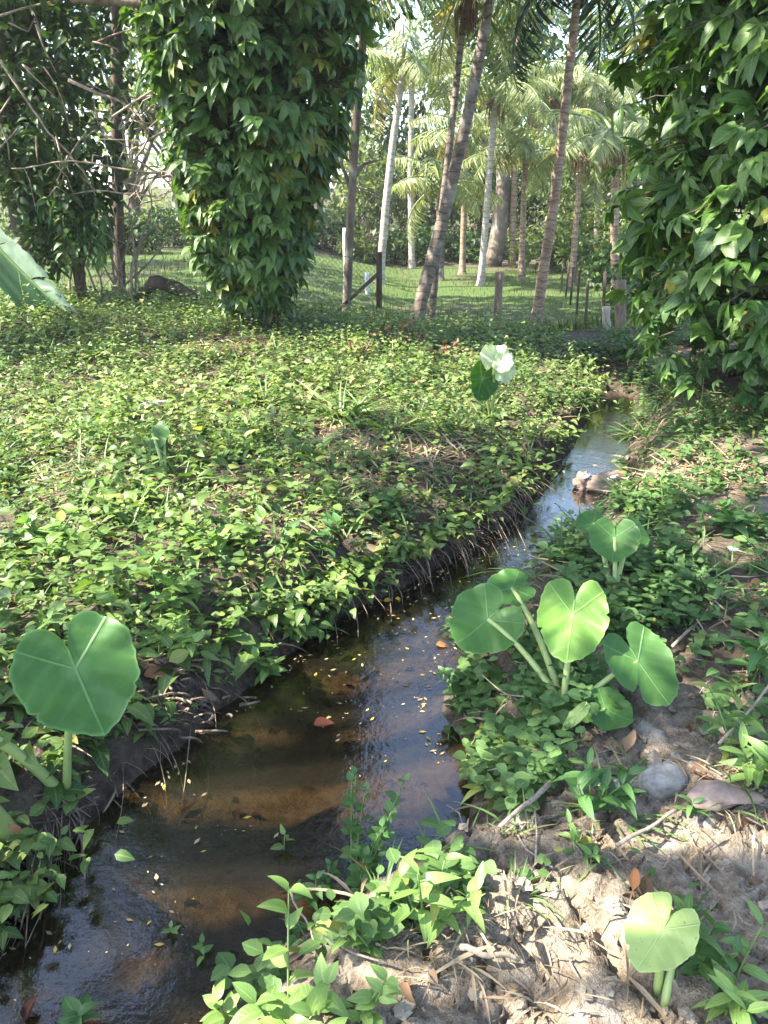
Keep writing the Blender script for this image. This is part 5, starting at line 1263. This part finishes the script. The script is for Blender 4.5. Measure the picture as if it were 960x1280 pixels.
log('fallen_log', [at_y(172, 372, 10.4), at_y(195, 352, 10.3), at_y(225, 362, 10.3), at_y(250, 375, 10.2)], [0.05, 0.09, 0.085, 0.05], 'dark rotten log lying before the shaded lawn left of the column', 'bark_dark')
lump('cut_wood', gp(188, 378), (0.13, 0.07, 0.045), 'driftwood', 'pale split piece of wood in front of the rotten log', 'wood', 4, 0.45)
log('wood_piece', [gp(176, 524, 0.09), gp(196, 522, 0.11), gp(216, 520, 0.10)], [0.022, 0.028, 0.02], 'pale broken piece of wood above the wilted taro', 'pale_post', 'wood')
log('overhead_branch', [at_y(90, -4, 9.9), at_y(180, 4, 9.8), at_y(250, 12, 9.7), at_y(345, 16, 9.6)], [0.055, 0.06, 0.065, 0.06], 'grey horizontal branch crossing the top left into the leaf column', 'bark', 'branch')
def stick(a, c, r, label, m='twig', dz=0.02, dz2=None, mid=0.015):
    A, B = gp(*a, dz), gp(*c, dz if dz2 is None else dz2); mm = (A + B) / 2 + UP * mid + rng.normal(size=3) * 0.015
    t = np.linspace(0, 1, 9)[:, None]; P = (1 - t) ** 2 * A + 2 * t * (1 - t) * mm + t * t * B + np.sin(t * 11) * 0.003
    q = QB(); q.tube(P, np.linspace(r, r * 0.6, 9), 6); return tag(q.build('stick', M[m], origin=A), label, 'stick')
stick((838, 818), (908, 738), 0.007, 'long straight stick slanting beside the bitten taro leaf', dz=0.03)
stick((895, 950), (975, 872), 0.005, 'reddish stick at the right edge in front of sunlit leaves', dz=0.05, dz2=0.14)
stick((28, 552), (62, 615), 0.011, 'pale curved stick in the weeds at the far left')
stick((690, 985), (625, 1040), 0.009, 'weathered stick lying across the top of the mud')
stick((570, 1195), (650, 1205), 0.008, 'hollow dry stalk lying on the pale mud')
stick((590, 1030), (620, 985), 0.007, 'dark twig on the bank at the water corner', 'bark_dark')
stick((355, 1140), (400, 1205), 0.004, 'thin leaning twig poking out of the largest herb clump', dz=0.12, dz2=0.02)
stick((300, 1190), (350, 1150), 0.004, 'thin dark twig lying over the pool edge', 'bark_dark')
stick((300, 1235), (420, 1165), 0.008, 'dark wet root lying along the near pool edge', 'bark_dark')
stick((405, 1160), (500, 1185), 0.006, 'dead twig crossing the corner between pool and mud', 'bark_dark')
stick((720, 660), (755, 690), 0.007, 'grey stick beneath the smaller taro')
stick((655, 600), (720, 585), 0.008, 'brown root sticking out of the left bank above the narrow stream', 'bark_dark')
stick((470, 730), (486, 700), 0.006, 'pale root standing on the bank corner by the round brown leaf')
stick((770, 1065), (850, 1020), 0.006, 'bent twig between the round stone and the cracked mud')
A = at_y(775, 500, 9.3)
o = thing('dry_stalks', np.array([A[0], A[1], hz(A[0], A[1])]), 'bent dry reed stalks at the far end of the stream', 'dead plant'); q = QB()
for (c) in (((745, 495), (762, 458), (772, 440)), ((752, 497), (758, 470), (766, 452)), ((765, 490), (768, 460), (782, 432))): q.tube([at_y(*k, 9.2) for k in c], [0.012, 0.01, 0.006], 5)
q.build('stalks', M['straw'], o)

C = at_z(752, 612, ZW)
o = thing('stranded_wood', C, 'pinkish brown lump of rotten wood stranded in the narrow stream with white broken top', 'driftwood')
V, Q_ = rock_shape(0, 12, 16)
for (dx, dy, sx, sy, sz, sd) in ((-0.06, 0, 0.12, 0.08, 0.07, 1), (0.08, 0.06, 0.13, 0.06, 0.06, 2), (-0.13, 0.02, 0.06, 0.05, 0.08, 3), (0.17, 0.10, 0.07, 0.035, 0.03, 5)):
    r = np.random.default_rng(sd); k = r.normal(size=(6, 3)) * 2.4; ph = r.random(6) * 6.28
    d = 1 + 0.3 * sum(np.sin(V @ k[i] * 1.4 + ph[i]) for i in range(6)) / 2.2 + 0.10 * np.sin(V[:, 0] * 17 + V[:, 2] * 13); q = QB(); q.add(V * d[:, None] * np.array([sx, sy, sz]) + C + np.array([dx, dy, 0.035]), Q_); q.build('lump', M['driftwood'], o)
for (dx, dy, dz, sd) in ((0.045, -0.02, 0.085, 0.045), (-0.12, -0.02, 0.10, 0.03)):
    q = QB(); q.add(V * (1 + 0.45 * np.sin(V @ np.array([[5.1], [7.3], [4.4]]) + dx * 50)) * np.array([sd, 0.016, 0.011]) @ np.array([[0.8, 0, 0.5], [0, 1, 0], [-0.5, 0, 0.8]]) + C + np.array([dx, dy, dz]), Q_); q.build('white_break', M['white_scrap'], o)
lump('round_stone', gp(825, 985), (0.062, 0.05, 0.05), 'stone', 'round grey white stone half buried above the mud', 'stone', 12, 0.12, 26, 36, 0.7)
lump('white_scrap', gp(917, 690), (0.02, 0.008, 0.012), 'white_scrap', 'small white scrap lying on the right bank soil', 'litter', 9, 0.5)
lump('clay_block', gp(905, 1000), (0.10, 0.055, 0.022), 'driftwood', 'layered brown clay block at the right of the round stone', 'clay', 23, 0.35)
def dead_leaf(px, py, L, label, ang, age=0.3, z=None, tint=0.6, m='dry', tilt=0.5):
    b = gp(px, py, 0.015) if z is None else at_z(px, py, z); q = QB()
    q.leaves([leaf_t(0.55, 8, 0.75, 0.25, 0.3, twist=0.4, wav=0.03)], [b], img_dir(math.cos(R(ang)), math.sin(R(ang))) * np.array([1, 1, 0.5]), UP + nrm(CAM - b) * tilt, L, tint, age)
    return tag(q.build('dead_leaf', M[m], origin=b), label, 'dead leaf')
dead_leaf(452, 696, 0.13, 'round tan dead leaf on the lip of the left bank', 10, 0.0, tint=0.8, tilt=1.5)
dead_leaf(392, 906, 0.09, 'red brown dead leaf lying in the sunlit water', 20, 0.9, ZW + 0.006, 0.6, 'dry_dark')
dead_leaf(545, 806, 0.07, 'orange dead leaf in shallow water left of the taro cluster', 0, 1.0, ZW + 0.006, 0.8)
dead_leaf(905, 1020, 0.13, 'large curled brown leaf on the clay right of the stone', -70, 0.2, tint=0.4, tilt=1.0)
dead_leaf(862, 968, 0.10, 'rust brown leaf lying against the round stone', -20, 0.7, tint=0.4)
dead_leaf(30, 1275, 0.06, 'dark reddish leaf floating at the bottom left corner', 80, 0.0, ZW + 0.003, 0.0, 'dry_dark', 0.0)
dead_leaf(860, 670, 0.16, 'brown dry leaf on the right bank behind the smaller taro', 30, 0.1, tint=0.5)
dead_leaf(935, 738, 0.14, 'red brown leaf on soil near the right edge', 0, 0.6, tint=0.3)
dead_leaf(180, 850, 0.10, 'brown leaf on the bank right of the big taro leaf', 10, 0.5, tint=0.4)
dead_leaf(480, 752, 0.05, 'yellow leaf floating at the bank corner', 30, 1.0, ZW + 0.006, 1.0, 'speck')
dead_leaf(494, 748, 0.045, 'yellow leaf floating just right of its twin at the bank corner', -20, 1.0, ZW + 0.006, 1.0, 'speck')

for o in bpy.data.objects:
    if '_w' in o: del o['_w']
